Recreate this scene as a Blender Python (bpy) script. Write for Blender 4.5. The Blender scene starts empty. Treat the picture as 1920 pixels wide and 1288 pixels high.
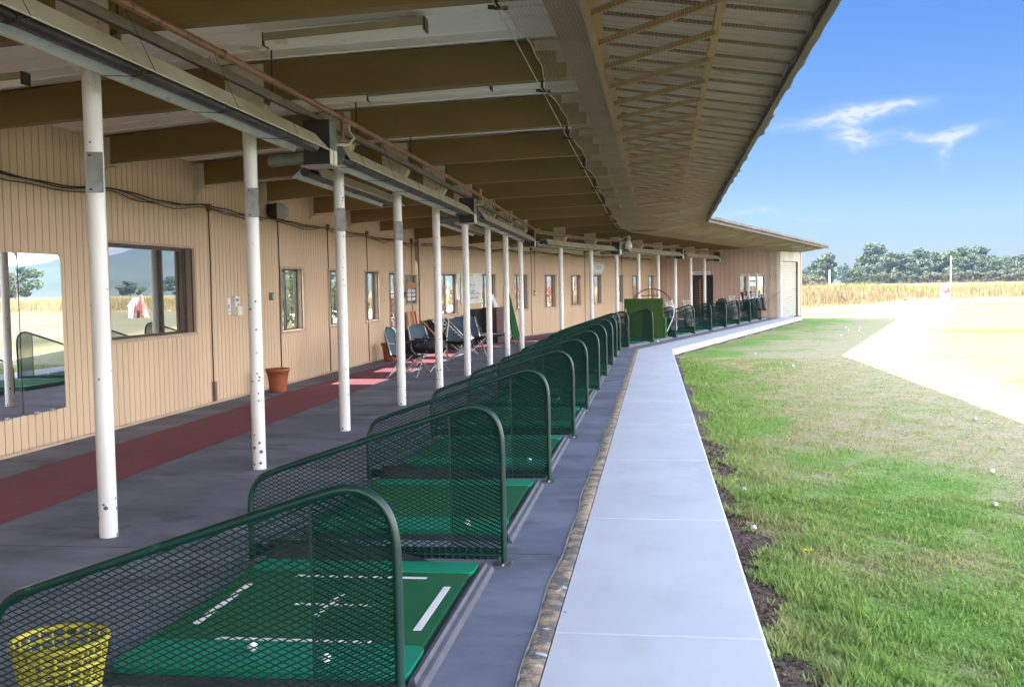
import bpy, bmesh, math, random
import numpy as np
from mathutils import Vector, Matrix
random.seed(7); rng = np.random.default_rng(7)
sc = bpy.context.scene
COL = sc.collection
R = math.radians

# ------------------------------------------------------------------ camera
F_PX, ROLL, YH, CAM_H = 2000.0, 0.018, 537.0, 1.55
yaw = math.atan(275 / F_PX); pit = math.atan((644 - YH) / F_PX)
fw = Vector((-math.sin(yaw) * math.cos(pit), math.cos(yaw) * math.cos(pit), -math.sin(pit)))
r0 = Vector((math.cos(yaw), math.sin(yaw), 0)); u0 = r0.cross(fw)
rr = r0 * math.cos(ROLL) - u0 * math.sin(ROLL); uu = u0 * math.cos(ROLL) + r0 * math.sin(ROLL)
cd = bpy.data.cameras.new('camera'); cam = bpy.data.objects.new('camera', cd); COL.objects.link(cam)
cd.sensor_width = 36; cd.lens = 36 * F_PX / 1920; cd.clip_start = 0.05; cd.clip_end = 20000
m = Matrix((rr, uu, -fw)).transposed().to_4x4(); m.translation = Vector((0, 0, CAM_H)); cam.matrix_world = m
cd.dof.use_dof = False
sc.camera = cam

# ------------------------------------------------------------------ world, sun, exposure
SUN_EL = 48.0
w = bpy.data.worlds.new('World'); sc.world = w; w.use_nodes = True
nt = w.node_tree; nt.nodes.clear()
def N(t, **k):
    n = nt.nodes.new(t)
    for a, b in k.items(): setattr(n, a, b)
    return n
def L(a, b): nt.links.new(a, b)
out = N('ShaderNodeOutputWorld'); bg = N('ShaderNodeBackground'); bg.inputs[1].default_value = 0.05
sky = N('ShaderNodeTexSky', sky_type='NISHITA', sun_disc=False, sun_elevation=R(SUN_EL), sun_rotation=R(-87))
sky.air_density = 1.0; sky.dust_density = 0.05; sky.ozone_density = 2.2; sky.altitude = 100
hsv = N('ShaderNodeHueSaturation'); hsv.inputs['Saturation'].default_value = 1.22; hsv.inputs['Value'].default_value = 0.535
L(sky.outputs[0], hsv.inputs['Color'])
hz = N('ShaderNodeMapRange'); hz.interpolation_type = 'SMOOTHSTEP'; hz.inputs[1].default_value = 0.0; hz.inputs[2].default_value = 0.30
tc = N('ShaderNodeTexCoord'); sep = N('ShaderNodeSeparateXYZ'); L(tc.outputs['Generated'], sep.inputs[0])
def mth(op, a, b=None, c=None):
    n = N('ShaderNodeMath', operation=op)
    for i, v in enumerate((a, b, c)):
        if v is None: continue
        if isinstance(v, (int, float)): n.inputs[i].default_value = v
        else: L(v, n.inputs[i])
    return n.outputs[0]
L(sep.outputs[2], hz.inputs[0])
hm = N('ShaderNodeMix', data_type='RGBA'); L(hz.outputs[0], hm.inputs['Factor']); hm.inputs['A'].default_value = (.39, .41, .53, 1); hm.inputs['B'].default_value = (.26, .44, .74, 1)
hx_ = N('ShaderNodeMix', data_type='RGBA', blend_type='MULTIPLY'); hx_.inputs['Factor'].default_value = 1; L(hsv.outputs[0], hx_.inputs['A']); L(hm.outputs['Result'], hx_.inputs['B'])
az = mth('MULTIPLY', mth('ARCTAN2', sep.outputs[0], sep.outputs[1]), 57.2958)
el = mth('MULTIPLY', mth('ARCSINE', sep.outputs[2]), 57.2958)
cmb = N('ShaderNodeCombineXYZ'); L(az, cmb.inputs[0]); L(el, cmb.inputs[1])
warp = N('ShaderNodeTexNoise'); warp.inputs['Scale'].default_value = 0.55; warp.inputs['Detail'].default_value = 3
L(cmb.outputs[0], warp.inputs['Vector'])
sub = N('ShaderNodeVectorMath', operation='SUBTRACT'); L(warp.outputs['Color'], sub.inputs[0]); sub.inputs[1].default_value = (.5, .5, .5)
scl = N('ShaderNodeVectorMath', operation='MULTIPLY'); L(sub.outputs[0], scl.inputs[0]); scl.inputs[1].default_value = (2.4, 1.1, 0)
addv = N('ShaderNodeVectorMath', operation='ADD'); L(cmb.outputs[0], addv.inputs[0]); L(scl.outputs[0], addv.inputs[1])
sw = N('ShaderNodeSeparateXYZ'); L(addv.outputs[0], sw.inputs[0])
tot = None
# wisps of cirrus: azimuth, elevation, half widths, slant, strength
for (ca, ce, wa, we, sl, st) in ((9.6, 8.28, 2.7, .42, .10, 1.0), (11.6, 8.65, 1.7, .25, .16, .7), (9.75, 7.35, .75, .85, .0, .8), (10.3, 7.0, 1.2, .3, -.1, .55),
                                 (13.0, 7.0, 1.3, .26, -.12, .7), (14.9, 7.02, 1.15, .32, .10, 1.0), (14.3, 6.45, .5, .62, .5, .85),
                                 (4.9, 3.62, 1.6, .15, 0, .6), (8.1, 3.3, 1.3, .09, 0, .45),
                                 (-2.0, 11.0, 5, .8, .1, .5), (31, 9, 5, .8, .1, .7), (38, 16, 7, 1.2, -.1, .7)):
    dx = mth('SUBTRACT', sw.outputs[0], ca)
    dy = mth('SUBTRACT', mth('SUBTRACT', sw.outputs[1], ce), mth('MULTIPLY', dx, sl))
    q = mth('ADD', mth('POWER', mth('DIVIDE', dx, wa), 2.0), mth('POWER', mth('DIVIDE', dy, we), 2.0))
    g = mth('MULTIPLY', mth('EXPONENT', mth('MULTIPLY', q, -1.0)), st)
    tot = g if tot is None else mth('ADD', tot, g)
mp = N('ShaderNodeMapping'); mp.inputs['Scale'].default_value = (0.9, 3.2, 1); mp.inputs['Rotation'].default_value = (0, 0, R(-9)); L(addv.outputs[0], mp.inputs[0])
wn = N('ShaderNodeTexNoise'); wn.inputs['Scale'].default_value = 1.3; wn.inputs['Detail'].default_value = 9; wn.inputs['Roughness'].default_value = .62; L(mp.outputs[0], wn.inputs['Vector'])
fac = mth('MULTIPLY', tot, mth('MULTIPLY_ADD', wn.outputs['Fac'], 3.6, -.95))
fac = mth('MINIMUM', mth('MAXIMUM', fac, 0.0), 1.0)
fac = mth('MULTIPLY', mth('POWER', fac, 1.25), 0.85)
cm = N('ShaderNodeMix', data_type='RGBA'); L(fac, cm.inputs['Factor']); L(hx_.outputs['Result'], cm.inputs['A']); cm.inputs['B'].default_value = (2.15, 2.2, 2.3, 1)
# bright veil added outside the view to light the shade (mirror sky is pale)
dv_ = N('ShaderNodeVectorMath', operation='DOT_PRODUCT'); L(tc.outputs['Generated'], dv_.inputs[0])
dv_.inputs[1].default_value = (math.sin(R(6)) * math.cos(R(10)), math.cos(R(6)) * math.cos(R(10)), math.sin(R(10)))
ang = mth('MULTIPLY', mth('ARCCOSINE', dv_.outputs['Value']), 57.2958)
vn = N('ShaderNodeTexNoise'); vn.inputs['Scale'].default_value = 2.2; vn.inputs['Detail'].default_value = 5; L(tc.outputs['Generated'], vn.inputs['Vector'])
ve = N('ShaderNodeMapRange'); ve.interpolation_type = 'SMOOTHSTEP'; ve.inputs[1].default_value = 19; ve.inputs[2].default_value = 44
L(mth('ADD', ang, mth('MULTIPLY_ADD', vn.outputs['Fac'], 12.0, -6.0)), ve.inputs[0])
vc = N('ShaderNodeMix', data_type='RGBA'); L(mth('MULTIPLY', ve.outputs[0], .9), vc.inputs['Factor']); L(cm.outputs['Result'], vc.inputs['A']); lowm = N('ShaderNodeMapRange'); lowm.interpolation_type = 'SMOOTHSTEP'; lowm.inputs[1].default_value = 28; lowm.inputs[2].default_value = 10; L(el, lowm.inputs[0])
lc = N('ShaderNodeMix', data_type='RGBA'); L(lowm.outputs[0], lc.inputs['Factor']); lc.inputs['A'].default_value = (6.6, 8.5, 12.6, 1); lc.inputs['B'].default_value = (28, 26.6, 25.6, 1)  # low band of the added veil, boosted to brighten the covered walkway
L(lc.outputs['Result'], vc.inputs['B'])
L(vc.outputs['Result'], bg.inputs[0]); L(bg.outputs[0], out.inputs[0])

sd = bpy.data.lights.new('sun', 'SUN'); sd.energy = 3.4; sd.angle = R(0.5); sd.color = (1.0, 0.94, 0.84)
sun = bpy.data.objects.new('sun', sd); COL.objects.link(sun)
sdir = Vector((math.cos(R(SUN_EL)), -0.05 * math.cos(R(SUN_EL)), -math.sin(R(SUN_EL))))
sun.rotation_euler = sdir.to_track_quat('-Z', 'Y').to_euler(); sun.location = (-20, 10, 30)
sc.view_settings.view_transform = 'Standard'; sc.view_settings.look = 'None'
sc.view_settings.exposure = 3.1; sc.view_settings.gamma = 1.0; sc.view_settings.use_curve_mapping = False
sc.cycles.max_bounces = 10; sc.cycles.diffuse_bounces = 6; sc.cycles.glossy_bounces = 4; sc.cycles.transparent_max_bounces = 24
sc.cycles.caustics_reflective = False; sc.cycles.caustics_refractive = False; sc.cycles.sample_clamp_indirect = 8

# ------------------------------------------------------------------ materials
MATS = {}
class NT:
    def __init__(s, name):
        s.m = bpy.data.materials.new(name); s.m.use_nodes = True; s.t = s.m.node_tree; s.t.nodes.clear()
        s.o = s.n('ShaderNodeOutputMaterial'); s.b = s.n('ShaderNodeBsdfPrincipled'); s.l(s.b.outputs[0], s.o.inputs[0])
        s.tc = s.n('ShaderNodeTexCoord'); s.geo = s.n('ShaderNodeNewGeometry')
    def n(s, t, **k):
        x = s.t.nodes.new(t)
        for a, b in k.items(): setattr(x, a, b)
        return x
    def l(s, a, b): s.t.links.new(a, b)
    def noise(s, scale, detail=4, rough=.55, stretch=None, coord='Object', off=(0, 0, 0)):
        src = s.tc.outputs['Object'] if coord == 'Object' else s.geo.outputs['Position']
        mp = s.n('ShaderNodeMapping'); mp.inputs['Location'].default_value = off
        if stretch: mp.inputs['Scale'].default_value = stretch
        s.l(src, mp.inputs[0])
        x = s.n('ShaderNodeTexNoise'); x.inputs['Scale'].default_value = scale; x.inputs['Detail'].default_value = detail; x.inputs['Roughness'].default_value = rough
        s.l(mp.outputs[0], x.inputs['Vector']); return x.outputs['Fac']
    def ramp(s, f, a, b, smooth=True):
        x = s.n('ShaderNodeMapRange'); x.inputs[1].default_value = a; x.inputs[2].default_value = b
        if smooth: x.interpolation_type = 'SMOOTHSTEP'
        s.l(f, x.inputs[0]); return x.outputs[0]
    def mix(s, f, a, b):
        x = s.n('ShaderNodeMix', data_type='RGBA')
        if isinstance(f, (int, float)): x.inputs['Factor'].default_value = f
        else: s.l(f, x.inputs['Factor'])
        for k, v in (('A', a), ('B', b)):
            if isinstance(v, (tuple, list)): x.inputs[k].default_value = (*v[:3], 1)
            else: s.l(v, x.inputs[k])
        return x.outputs['Result']
    def mth(s, op, a, b=None):
        n = s.n('ShaderNodeMath', operation=op)
        for i, v in enumerate((a, b)):
            if v is None: continue
            if isinstance(v, (int, float)): n.inputs[i].default_value = v
            else: s.l(v, n.inputs[i])
        return n.outputs[0]
    def base(s, c):
        if isinstance(c, (tuple, list)): s.b.inputs['Base Color'].default_value = (*c[:3], 1)
        else: s.l(c, s.b.inputs['Base Color'])
    def bump(s, f, strength, dist=.01):
        x = s.n('ShaderNodeBump'); x.inputs['Strength'].default_value = strength; x.inputs['Distance'].default_value = dist
        s.l(f, x.inputs['Height']); s.l(x.outputs[0], s.b.inputs['Normal'])

def mat(name, c1, c2=None, scale=4, rough=.7, metal=0, bump=0, bscale=60, detail=5, lo=.35, hi=.65, stretch=None, c3=None, s3=30, t3=.62, coord='Object', spec=.5, rvar=0):
    k = NT(name); k.b.inputs['Roughness'].default_value = rough; k.b.inputs['Metallic'].default_value = metal
    k.b.inputs['Specular IOR Level'].default_value = spec
    c = c1
    if c2 is not None: c = k.mix(k.ramp(k.noise(scale, detail, stretch=stretch, coord=coord), lo, hi), c1, c2)
    if c3 is not None: c = k.mix(k.ramp(k.noise(s3, 3, coord=coord, off=(3, 5, 7)), t3, t3 + .05), c, c3)
    k.base(c)
    if rvar:
        rv = k.n('ShaderNodeMapRange'); rv.inputs[3].default_value = rough - rvar; rv.inputs[4].default_value = rough + rvar
        k.l(k.noise(scale * 2, 4, coord=coord, off=(9, 1, 2)), rv.inputs[0]); k.l(rv.outputs[0], k.b.inputs['Roughness'])
    if bump: k.bump(k.noise(bscale, 4, coord=coord), bump)
    MATS[name] = k.m; return k.m

mat('siding', (.60, .445, .305), (.52, .39, .268), 1.1, .62, bump=.1, bscale=25, stretch=(1, 1, .25), lo=.3, hi=.75, rvar=.08)
mat('siding_gap', (.07, .05, .04), rough=.9)
mat('trim_tan', (.44, .33, .25), (.37, .28, .21), 3, .55)
mat('end_siding', (.44, .315, .25), (.38, .265, .205), 1.3, .65, stretch=(1, 1, .25), lo=.3, hi=.75, rvar=.06)
mat('frame_dark', (.028, .02, .016), (.045, .032, .025), 6, .4)
mat('reveal', (.30, .215, .16), (.25, .18, .13), 3, .6)
mat('beam', (.19, .125, .035), (.15, .097, .027), 1.4, .62, stretch=(.3, 1, 1), c3=(.15, .11, .06), s3=9, t3=.66, bump=.08, bscale=30, rvar=.1)
mat('deck', (.88, .84, .78), (.82, .775, .715), .9, .55, stretch=(.4, 2, 1), lo=.3, hi=.7, c3=(.66, .60, .50), s3=2.3, t3=.66, rvar=.1)
mat('deck_outer', (.52, .47, .44), (.43, .39, .36), 1.2, .5, lo=.3, hi=.7, c3=(.30, .22, .14), s3=3, t3=.62)
mat('fascia', (.15, .135, .12), (.10, .088, .075), 2.5, .7, c3=(.26, .24, .22), s3=6, t3=.66)
mat('girder', (.15, .11, .085), (.11, .08, .06), 2, .6)
mat('purlin', (.38, .24, .09), (.30, .19, .07), 3, .6)
mat('purlin_dark', (.07, .045, .028), (.05, .034, .022), 3, .6)
mat('plate_beige', (.55, .50, .40), (.45, .40, .31), 5, .5, c3=(.28, .20, .12), s3=11, t3=.66)
mat('bolt', (.35, .33, .30), rough=.45, metal=.7)
mat('hood', (.56, .52, .40), (.47, .43, .32), 3, .32, metal=.35, c3=(.35, .27, .16), s3=7, t3=.68, rvar=.1)
mat('hood_in', (.66, .66, .64), (.56, .56, .54), 4, .35, metal=.25, c3=(.4, .36, .3), s3=9, t3=.68)
mat('tube_dark', (.085, .07, .065), (.05, .04, .037), 4, .45, metal=.4, c3=(.28, .12, .05), s3=5, t3=.7)
mat('strip_body', (.36, .32, .19), (.30, .26, .15), 3, .5)
mat('wire', (.02, .017, .016), rough=.6)
mat('wire_light', (.42, .36, .27), rough=.6)
mat('copper_pipe', (.26, .125, .065), (.19, .085, .042), 4, .5, metal=.25, c3=(.12, .06, .04), s3=13, t3=.6)
mat('rail', (.22, .205, .165), (.17, .155, .125), 3, .45, metal=.4)
mat('box_black', (.016, .018, .018), (.028, .03, .03), 8, .4)
mat('box_green', (.17, .19, .16), (.10, .12, .10), 9, .5)
mat('label_white', (.72, .71, .64), (.64, .63, .55), 9, .6)
mat('label_red', (.45, .05, .05), rough=.6)
mat('steel_plate', (.20, .205, .215), (.13, .135, .145), 9, .42, metal=.65, rvar=.1)
mat('path_edge', (.40, .29, .18), (.13, .115, .115), 9, .9, bump=.8, bscale=60, lo=.38, hi=.62, c3=(.48, .45, .42), s3=15, t3=.62)
mat('red_runner', (.18, .034, .062), (.125, .03, .05), 1.6, .85, bump=.25, bscale=220, lo=.3, hi=.7, stretch=(1, .5, 1), c3=(.14, .06, .075), s3=5, t3=.6)
mat('gap_dark', (.02, .02, .022), rough=.95)
mat('tray', (.032, .034, .045), (.05, .052, .066), 7, .5, bump=.1)
mat('tray_edge', (.07, .074, .095), (.05, .053, .068), 7, .5)
mat('pot', (.30, .085, .04), (.22, .06, .03), 4, .6, bump=.1, bscale=40)
mat('black_fabric', (.012, .013, .016), (.02, .022, .028), 9, .85)
mat('blue_fabric', (.04, .075, .12), (.028, .052, .085), 7, .75)
mat('chrome', (.5, .5, .52), rough=.3, metal=1)
mat('wood_orange', (.42, .21, .085), (.34, .16, .06), 3, .55, stretch=(4, 4, .6))
mat('board_white', (.70, .71, .72), (.62, .63, .65), 3, .55)
mat('maroon', (.07, .012, .018), (.05, .01, .014), 4, .5)
mat('yellow_plastic', (.52, .47, .05), (.42, .37, .035), 9, .45)
mat('ball', (.82, .82, .83), rough=.35, bump=.3, bscale=500)
mat('ball_dirty', (.55, .55, .53), (.35, .33, .28), 60, .6)
mat('hoop_red', (.14, .012, .03), rough=.4)
mat('hoop_white', (.7, .7, .75), rough=.4)
mat('shutter', (.47, .46, .44), (.41, .40, .38), 3, .5)
mat('white_dirty', (.45, .43, .39), (.36, .335, .29), 1.6, .6, stretch=(2, 2, .5))
mat('concrete_old', (.36, .34, .32), (.28, .26, .24), 4, .85)
mat('sign_white', (.66, .67, .69), (.6, .61, .63), 3, .5)
mat('sign_green', (.42, .52, .12), (.62, .66, .45), 14, .5, lo=.4, hi=.6)
mat('sign_teal', (.25, .42, .40), (.55, .6, .56), 14, .5, lo=.4, hi=.6)
mat('sign_ink', (.10, .12, .16), rough=.6)
mat('lamp_grey', (.30, .30, .28), rough=.4)
mat('glass_lamp', (.5, .5, .47), rough=.15)
mat('leaf_green', (.085, .125, .035), (.045, .075, .02), .5, .6, coord='pos')
mat('leaf_far', (.085, .12, .05), (.04, .065, .034), .16, .7, coord='pos')
mat('leaf_far_pale', (.13, .14, .075), (.09, .10, .055), .16, .7, coord='pos')
mat('leaf_red', (.36, .07, .06), (.42, .20, .13), 1.2, .6, coord='pos')
mat('leaf_yellow', (.42, .40, .12), (.30, .33, .10), 1.2, .6, coord='pos')
mat('bark', (.13, .095, .07), (.085, .06, .045), 6, .9, bump=.6, bscale=12)
mat('brick', (.36, .15, .10), (.28, .11, .075), 8, .8)
mat('asphalt_light', (.36, .35, .34), (.30, .29, .28), 3, .9, coord='pos')
mat('hill', (.05, .07, .05), (.03, .045, .035), .01, .9, coord='pos')
mat('white_paint_plain', (.75, .75, .75), (.66, .65, .64), 3, .5)
mat('flag_red', (.34, .10, .08), (.42, .28, .24), 1.4, .6, lo=.45, hi=.6)
mat('blue_paint', (.08, .16, .42), rough=.5)
mat('dark_wood', (.05, .04, .038), (.08, .065, .06), 6, .8)
mat('straw', (.27, .21, .115), (.20, .15, .08), .35, .8, coord='pos', spec=.2)
mat('straw_red', (.18, .12, .065), (.23, .175, .10), .35, .8, coord='pos', spec=.2)
mat('weed_green', (.11, .16, .035), (.22, .22, .08), .3, .8, coord='pos', spec=.2)
mat('dandelion', (.85, .60, .01), rough=.6)

def post_mat():
    k = NT('post_white'); k.b.inputs['Roughness'].default_value = .42
    n = k.ramp(k.noise(6, 5, stretch=(1, 1, .3)), .35, .7); c = k.mix(n, (.68, .68, .69), (.60, .595, .59))
    v = k.n('ShaderNodeTexVoronoi'); v.inputs['Scale'].default_value = 19; v.inputs['Randomness'].default_value = 1
    wn = k.n('ShaderNodeTexNoise'); wn.inputs['Scale'].default_value = 60; wn.inputs['Detail'].default_value = 3
    k.l(k.geo.outputs['Position'], wn.inputs['Vector'])
    mixv = k.n('ShaderNodeVectorMath', operation='MULTIPLY_ADD'); k.l(wn.outputs['Color'], mixv.inputs[0]); mixv.inputs[1].default_value = (.012, .012, .012)
    k.l(k.geo.outputs['Position'], mixv.inputs[2]); k.l(mixv.outputs[0], v.inputs['Vector'])
    sp = k.n('ShaderNodeSeparateColor'); k.l(v.outputs['Color'], sp.inputs[0])
    sz = k.n('ShaderNodeSeparateXYZ'); k.l(k.geo.outputs['Position'], sz.inputs[0])
    low = k.mth('MULTIPLY', k.ramp(sz.outputs[2], .45, .02), .55)
    size = k.mth('MULTIPLY', k.mth('POWER', sp.outputs[0], 1.5), k.mth('ADD', .21, k.mth('MULTIPLY', low, .25)))
    gate = k.mth('GREATER_THAN', k.mth('ADD', sp.outputs[1], low), .30)
    hit = k.mth('MULTIPLY', k.mth('LESS_THAN', v.outputs['Distance'], size), gate)
    k.base(k.mix(hit, c, (.06, .075, .13))); MATS['post_white'] = k.m
post_mat()

def floor_mat():
    k = NT('floor_carpet'); k.b.inputs['Roughness'].default_value = .8; k.b.inputs['Specular IOR Level'].default_value = .25
    a = k.ramp(k.noise(1.1, 7, .68, coord='pos', stretch=(.85, 1.2, 1)), .36, .66)
    c = k.mix(a, (.085, .093, .135), (.17, .186, .25))
    c = k.mix(k.ramp(k.noise(1.7, 5, .65, coord='pos', off=(4, 4, 0), stretch=(.7, 1.15, 1)), .54, .70), c, (.045, .046, .06))
    c = k.mix(k.mth('MULTIPLY', k.noise(330, 2, coord='pos'), .55), c, (.19, .20, .24))
    v = k.n('ShaderNodeTexVoronoi'); v.inputs['Scale'].default_value = 3.3; k.l(k.geo.outputs['Position'], v.inputs['Vector'])
    c = k.mix(k.mth('LESS_THAN', v.outputs['Distance'], .014), c, (.42, .36, .28))
    v2 = k.n('ShaderNodeTexVoronoi'); v2.inputs['Scale'].default_value = 7; k.l(k.geo.outputs['Position'], v2.inputs['Vector'])
    c = k.mix(k.mth('LESS_THAN', v2.outputs['Distance'], .012), c, (.4, .4, .42))
    k.base(c); k.bump(k.noise(260, 3, coord='pos'), .35, .004); MATS['floor_carpet'] = k.m
floor_mat()

def path_mat():
    k = NT('path_concrete'); k.b.inputs['Roughness'].default_value = .72
    a = k.ramp(k.noise(1.1, 6, .6, coord='pos'), .3, .7); c = k.mix(a, (.47, .482, .52), (.53, .54, .575))
    c = k.mix(k.mth('MULTIPLY', k.ramp(k.noise(5, 5, .6, coord='pos', stretch=(1, .3, 1)), .5, .75), .35), c, (.37, .37, .38))
    c = k.mix(k.mth('MULTIPLY', k.ramp(k.noise(2.3, 5, .7, coord='pos', off=(7, 3, 1)), .60, .72), .3), c, (.53, .53, .545))
    wv = k.n('ShaderNodeTexVoronoi', feature='DISTANCE_TO_EDGE'); wv.inputs['Scale'].default_value = .42
    wn_ = k.n('ShaderNodeTexNoise'); wn_.inputs['Scale'].default_value = 2.5; wn_.inputs['Detail'].default_value = 6; k.l(k.geo.outputs['Position'], wn_.inputs['Vector'])
    wa_ = k.n('ShaderNodeVectorMath', operation='MULTIPLY_ADD'); k.l(wn_.outputs['Color'], wa_.inputs[0]); wa_.inputs[1].default_value = (.9, .9, 0); k.l(k.geo.outputs['Position'], wa_.inputs[2]); k.l(wa_.outputs[0], wv.inputs['Vector'])
    crack = k.mth('MULTIPLY', k.mth('LESS_THAN', wv.outputs['Distance'], .0016), k.ramp(k.noise(.7, 3, coord='pos', off=(1, 8, 2)), .50, .58))
    c = k.mix(k.mth('MULTIPLY', crack, .55), c, (.20, .20, .21))
    c = k.mix(k.mth('MULTIPLY', k.ramp(k.noise(.8, 7, .7, coord='pos', off=(3, 7, 4)), .56, .70), .38), c, (.30, .295, .29))
    c = k.mix(k.mth('MULTIPLY', k.noise(150, 3, coord='pos'), .22), c, (.30, .30, .31))
    v = k.n('ShaderNodeTexVoronoi'); v.inputs['Scale'].default_value = 3.0; k.l(k.geo.outputs['Position'], v.inputs['Vector'])
    sp = k.n('ShaderNodeSeparateColor'); k.l(v.outputs['Color'], sp.inputs[0])
    c = k.mix(k.mth('LESS_THAN', v.outputs['Distance'], k.mth('MULTIPLY', sp.outputs[0], .035)), c, (.12, .12, .13))
    k.base(c); k.bump(k.noise(120, 5, coord='pos'), .12, .003); MATS['path_concrete'] = k.m
path_mat()

def turf_color(k):
    """green and dried patches by place: used by the ground sheet and by the blades that grow on it"""
    sx = k.n('ShaderNodeSeparateXYZ'); k.l(k.geo.outputs['Position'], sx.inputs[0])
    d = k.ramp(k.mth('SUBTRACT', sx.outputs[0], k.mth('MULTIPLY', k.mth('MAXIMUM', k.mth('SUBTRACT', sx.outputs[1], 24.6), 0), .268)), .9, 4.0, False)
    n = k.noise(.55, 6, .62, coord='pos', stretch=(1, .62, 1), off=(2.3, 1.1, 0)); n2 = k.noise(3.1, 5, .6, coord='pos')
    dry = k.mth('ADD', k.mth('ADD', k.mth('MULTIPLY', d, .27), n), k.mth('MULTIPLY', n2, .22))
    f = k.ramp(dry, .57, .76)
    g = k.mix(k.ramp(k.noise(1.3, 4, coord='pos', off=(9, 9, 0)), .35, .68), (.17, .315, .06), (.26, .35, .095))
    s = k.mix(k.ramp(k.noise(4, 5, coord='pos', off=(5, 9, 0)), .35, .65), (.46, .355, .215), (.36, .33, .15))
    return k.mix(f, g, s), f, sx
def lawn_mat():
    k = NT('lawn'); k.b.inputs['Roughness'].default_value = .9; k.b.inputs['Specular IOR Level'].default_value = .1
    c, f, sx = turf_color(k)
    far = k.ramp(k.mth('ADD', k.mth('SUBTRACT', sx.outputs[0], k.mth('MULTIPLY', k.mth('MAXIMUM', k.mth('SUBTRACT', sx.outputs[1], 24.6), 0), .268)), k.mth('MULTIPLY', k.mth('SUBTRACT', k.noise(1.1, 6, .65, coord='pos', off=(6, 6, 0)), .5), 2.4)), 4.0, 6.6)
    strip = k.noise(.16, 6, .65, coord='pos', stretch=(.35, 1, 1))
    fieldc = k.mix(k.ramp(strip, .46, .66), (.160, .143, .098), (.112, .118, .045))
    fieldc = k.mix(k.ramp(k.noise(.5, 5, .7, coord='pos', stretch=(.3, 1.2, 1), off=(8, 8, 0)), .52, .72), fieldc, (.105, .092, .058))
    c = k.mix(far, c, fieldc)
    c = k.mix(k.mth('MULTIPLY', k.ramp(k.noise(42, 4, .7, coord='pos', stretch=(1, .6, 1)), .52, .38), .55), c, (.05, .07, .02))
    k.base(c); k.bump(k.noise(60, 6, .7, coord='pos'), .9, .02); MATS['lawn'] = k.m
lawn_mat()
def blade_mat():
    k = NT('grass_blade'); k.b.inputs['Roughness'].default_value = .6; k.b.inputs['Specular IOR Level'].default_value = .25
    c, f, sx = turf_color(k)
    wn = k.n('ShaderNodeTexWhiteNoise'); wn.noise_dimensions = '3D'
    rnd = k.noise(38, 1, coord='pos', stretch=(1, 1, .02))
    c = k.mix(k.ramp(rnd, .3, .7), k.mix(.2, c, (.08, .21, .03)), k.mix(.35, c, (.52, .62, .20)))
    k.base(c)
    tr = k.n('ShaderNodeBsdfTranslucent'); k.l(c, tr.inputs[0]); ms = k.n('ShaderNodeMixShader'); ms.inputs[0].default_value = .35
    k.l(k.b.outputs[0], ms.inputs[1]); k.l(tr.outputs[0], ms.inputs[2]); k.l(ms.outputs[0], k.o.inputs[0]); MATS['grass_blade'] = k.m
blade_mat()
mat('soil', (.135, .085, .058), (.055, .034, .025), 30, .95, bump=1.0, bscale=55, coord='pos', c3=(.17, .13, .10), s3=70, t3=.66)
def turf_mat(name, c1, c2):
    k = NT(name); k.b.inputs['Roughness'].default_value = .85; k.b.inputs['Specular IOR Level'].default_value = .15
    c = k.mix(k.ramp(k.noise(3, 4), .3, .7), c1, c2); c = k.mix(k.mth('MULTIPLY', k.ramp(k.noise(2.6, 6, .7, off=(5, 2, 9)), .52, .72), .45), c, (.05, .085, .045)); c = k.mix(k.mth('MULTIPLY', k.ramp(k.noise(420, 2), .4, .7), .5), c, tuple(min(1, q * 1.9) for q in c1))
    k.base(c); k.bump(k.noise(500, 2), .5, .003); MATS[name] = k.m
turf_mat('turf_light', (.008, .20, .115), (.006, .165, .095)); turf_mat('turf_dark', (.010, .085, .034), (.014, .105, .045))
turf_mat('turf_board', (.038, .075, .018), (.028, .058, .013)); turf_mat('turf_board_dark', (.01, .07, .02), (.008, .055, .016))
mat('divider_green', (.003, .036, .027), (.0025, .027, .021), 5, .33, c3=(.02, .10, .075), s3=14, t3=.68, rvar=.08)
mat('divider_mesh', (.007, .038, .030), (.004, .028, .023), 5, .42)
mat('net_tan', (.40, .31, .22), (.33, .25, .17), 3, .8)
def glass_mat(name, tint, refl, opaque=None):
    k = NT(name); gl = k.n('ShaderNodeBsdfGlossy'); gl.inputs['Roughness'].default_value = .0; gl.inputs['Color'].default_value = (.92, .95, .97, 1)
    if opaque: bk = k.n('ShaderNodeBsdfDiffuse'); bk.inputs[0].default_value = (*opaque, 1)
    else: bk = k.n('ShaderNodeBsdfTransparent'); bk.inputs[0].default_value = (*tint, 1)
    ms = k.n('ShaderNodeMixShader')
    dt = k.n('ShaderNodeVectorMath', operation='DOT_PRODUCT'); k.l(k.geo.outputs['Incoming'], dt.inputs[0]); k.l(k.geo.outputs['Normal'], dt.inputs[1])
    sch = k.mth('POWER', k.mth('SUBTRACT', 1.0, k.mth('ABSOLUTE', dt.outputs['Value'])), 5.0)
    f = k.mth('MINIMUM', k.mth('ADD', k.mth('MULTIPLY', sch, .9), refl + .03), 1.0); k.l(f, ms.inputs[0])
    k.l(bk.outputs[0], ms.inputs[1]); k.l(gl.outputs[0], ms.inputs[2]); k.l(ms.outputs[0], k.o.inputs[0]); MATS[name] = k.m
glass_mat('glass_clear', (.93, .96, .94), .02); glass_mat('glass_reflective', None, .42, (.02, .018, .016))
glass_mat('mirror', None, .93, (.3, .3, .3)); glass_mat('glass_picture', None, .12, (.10, .07, .05))

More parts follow.
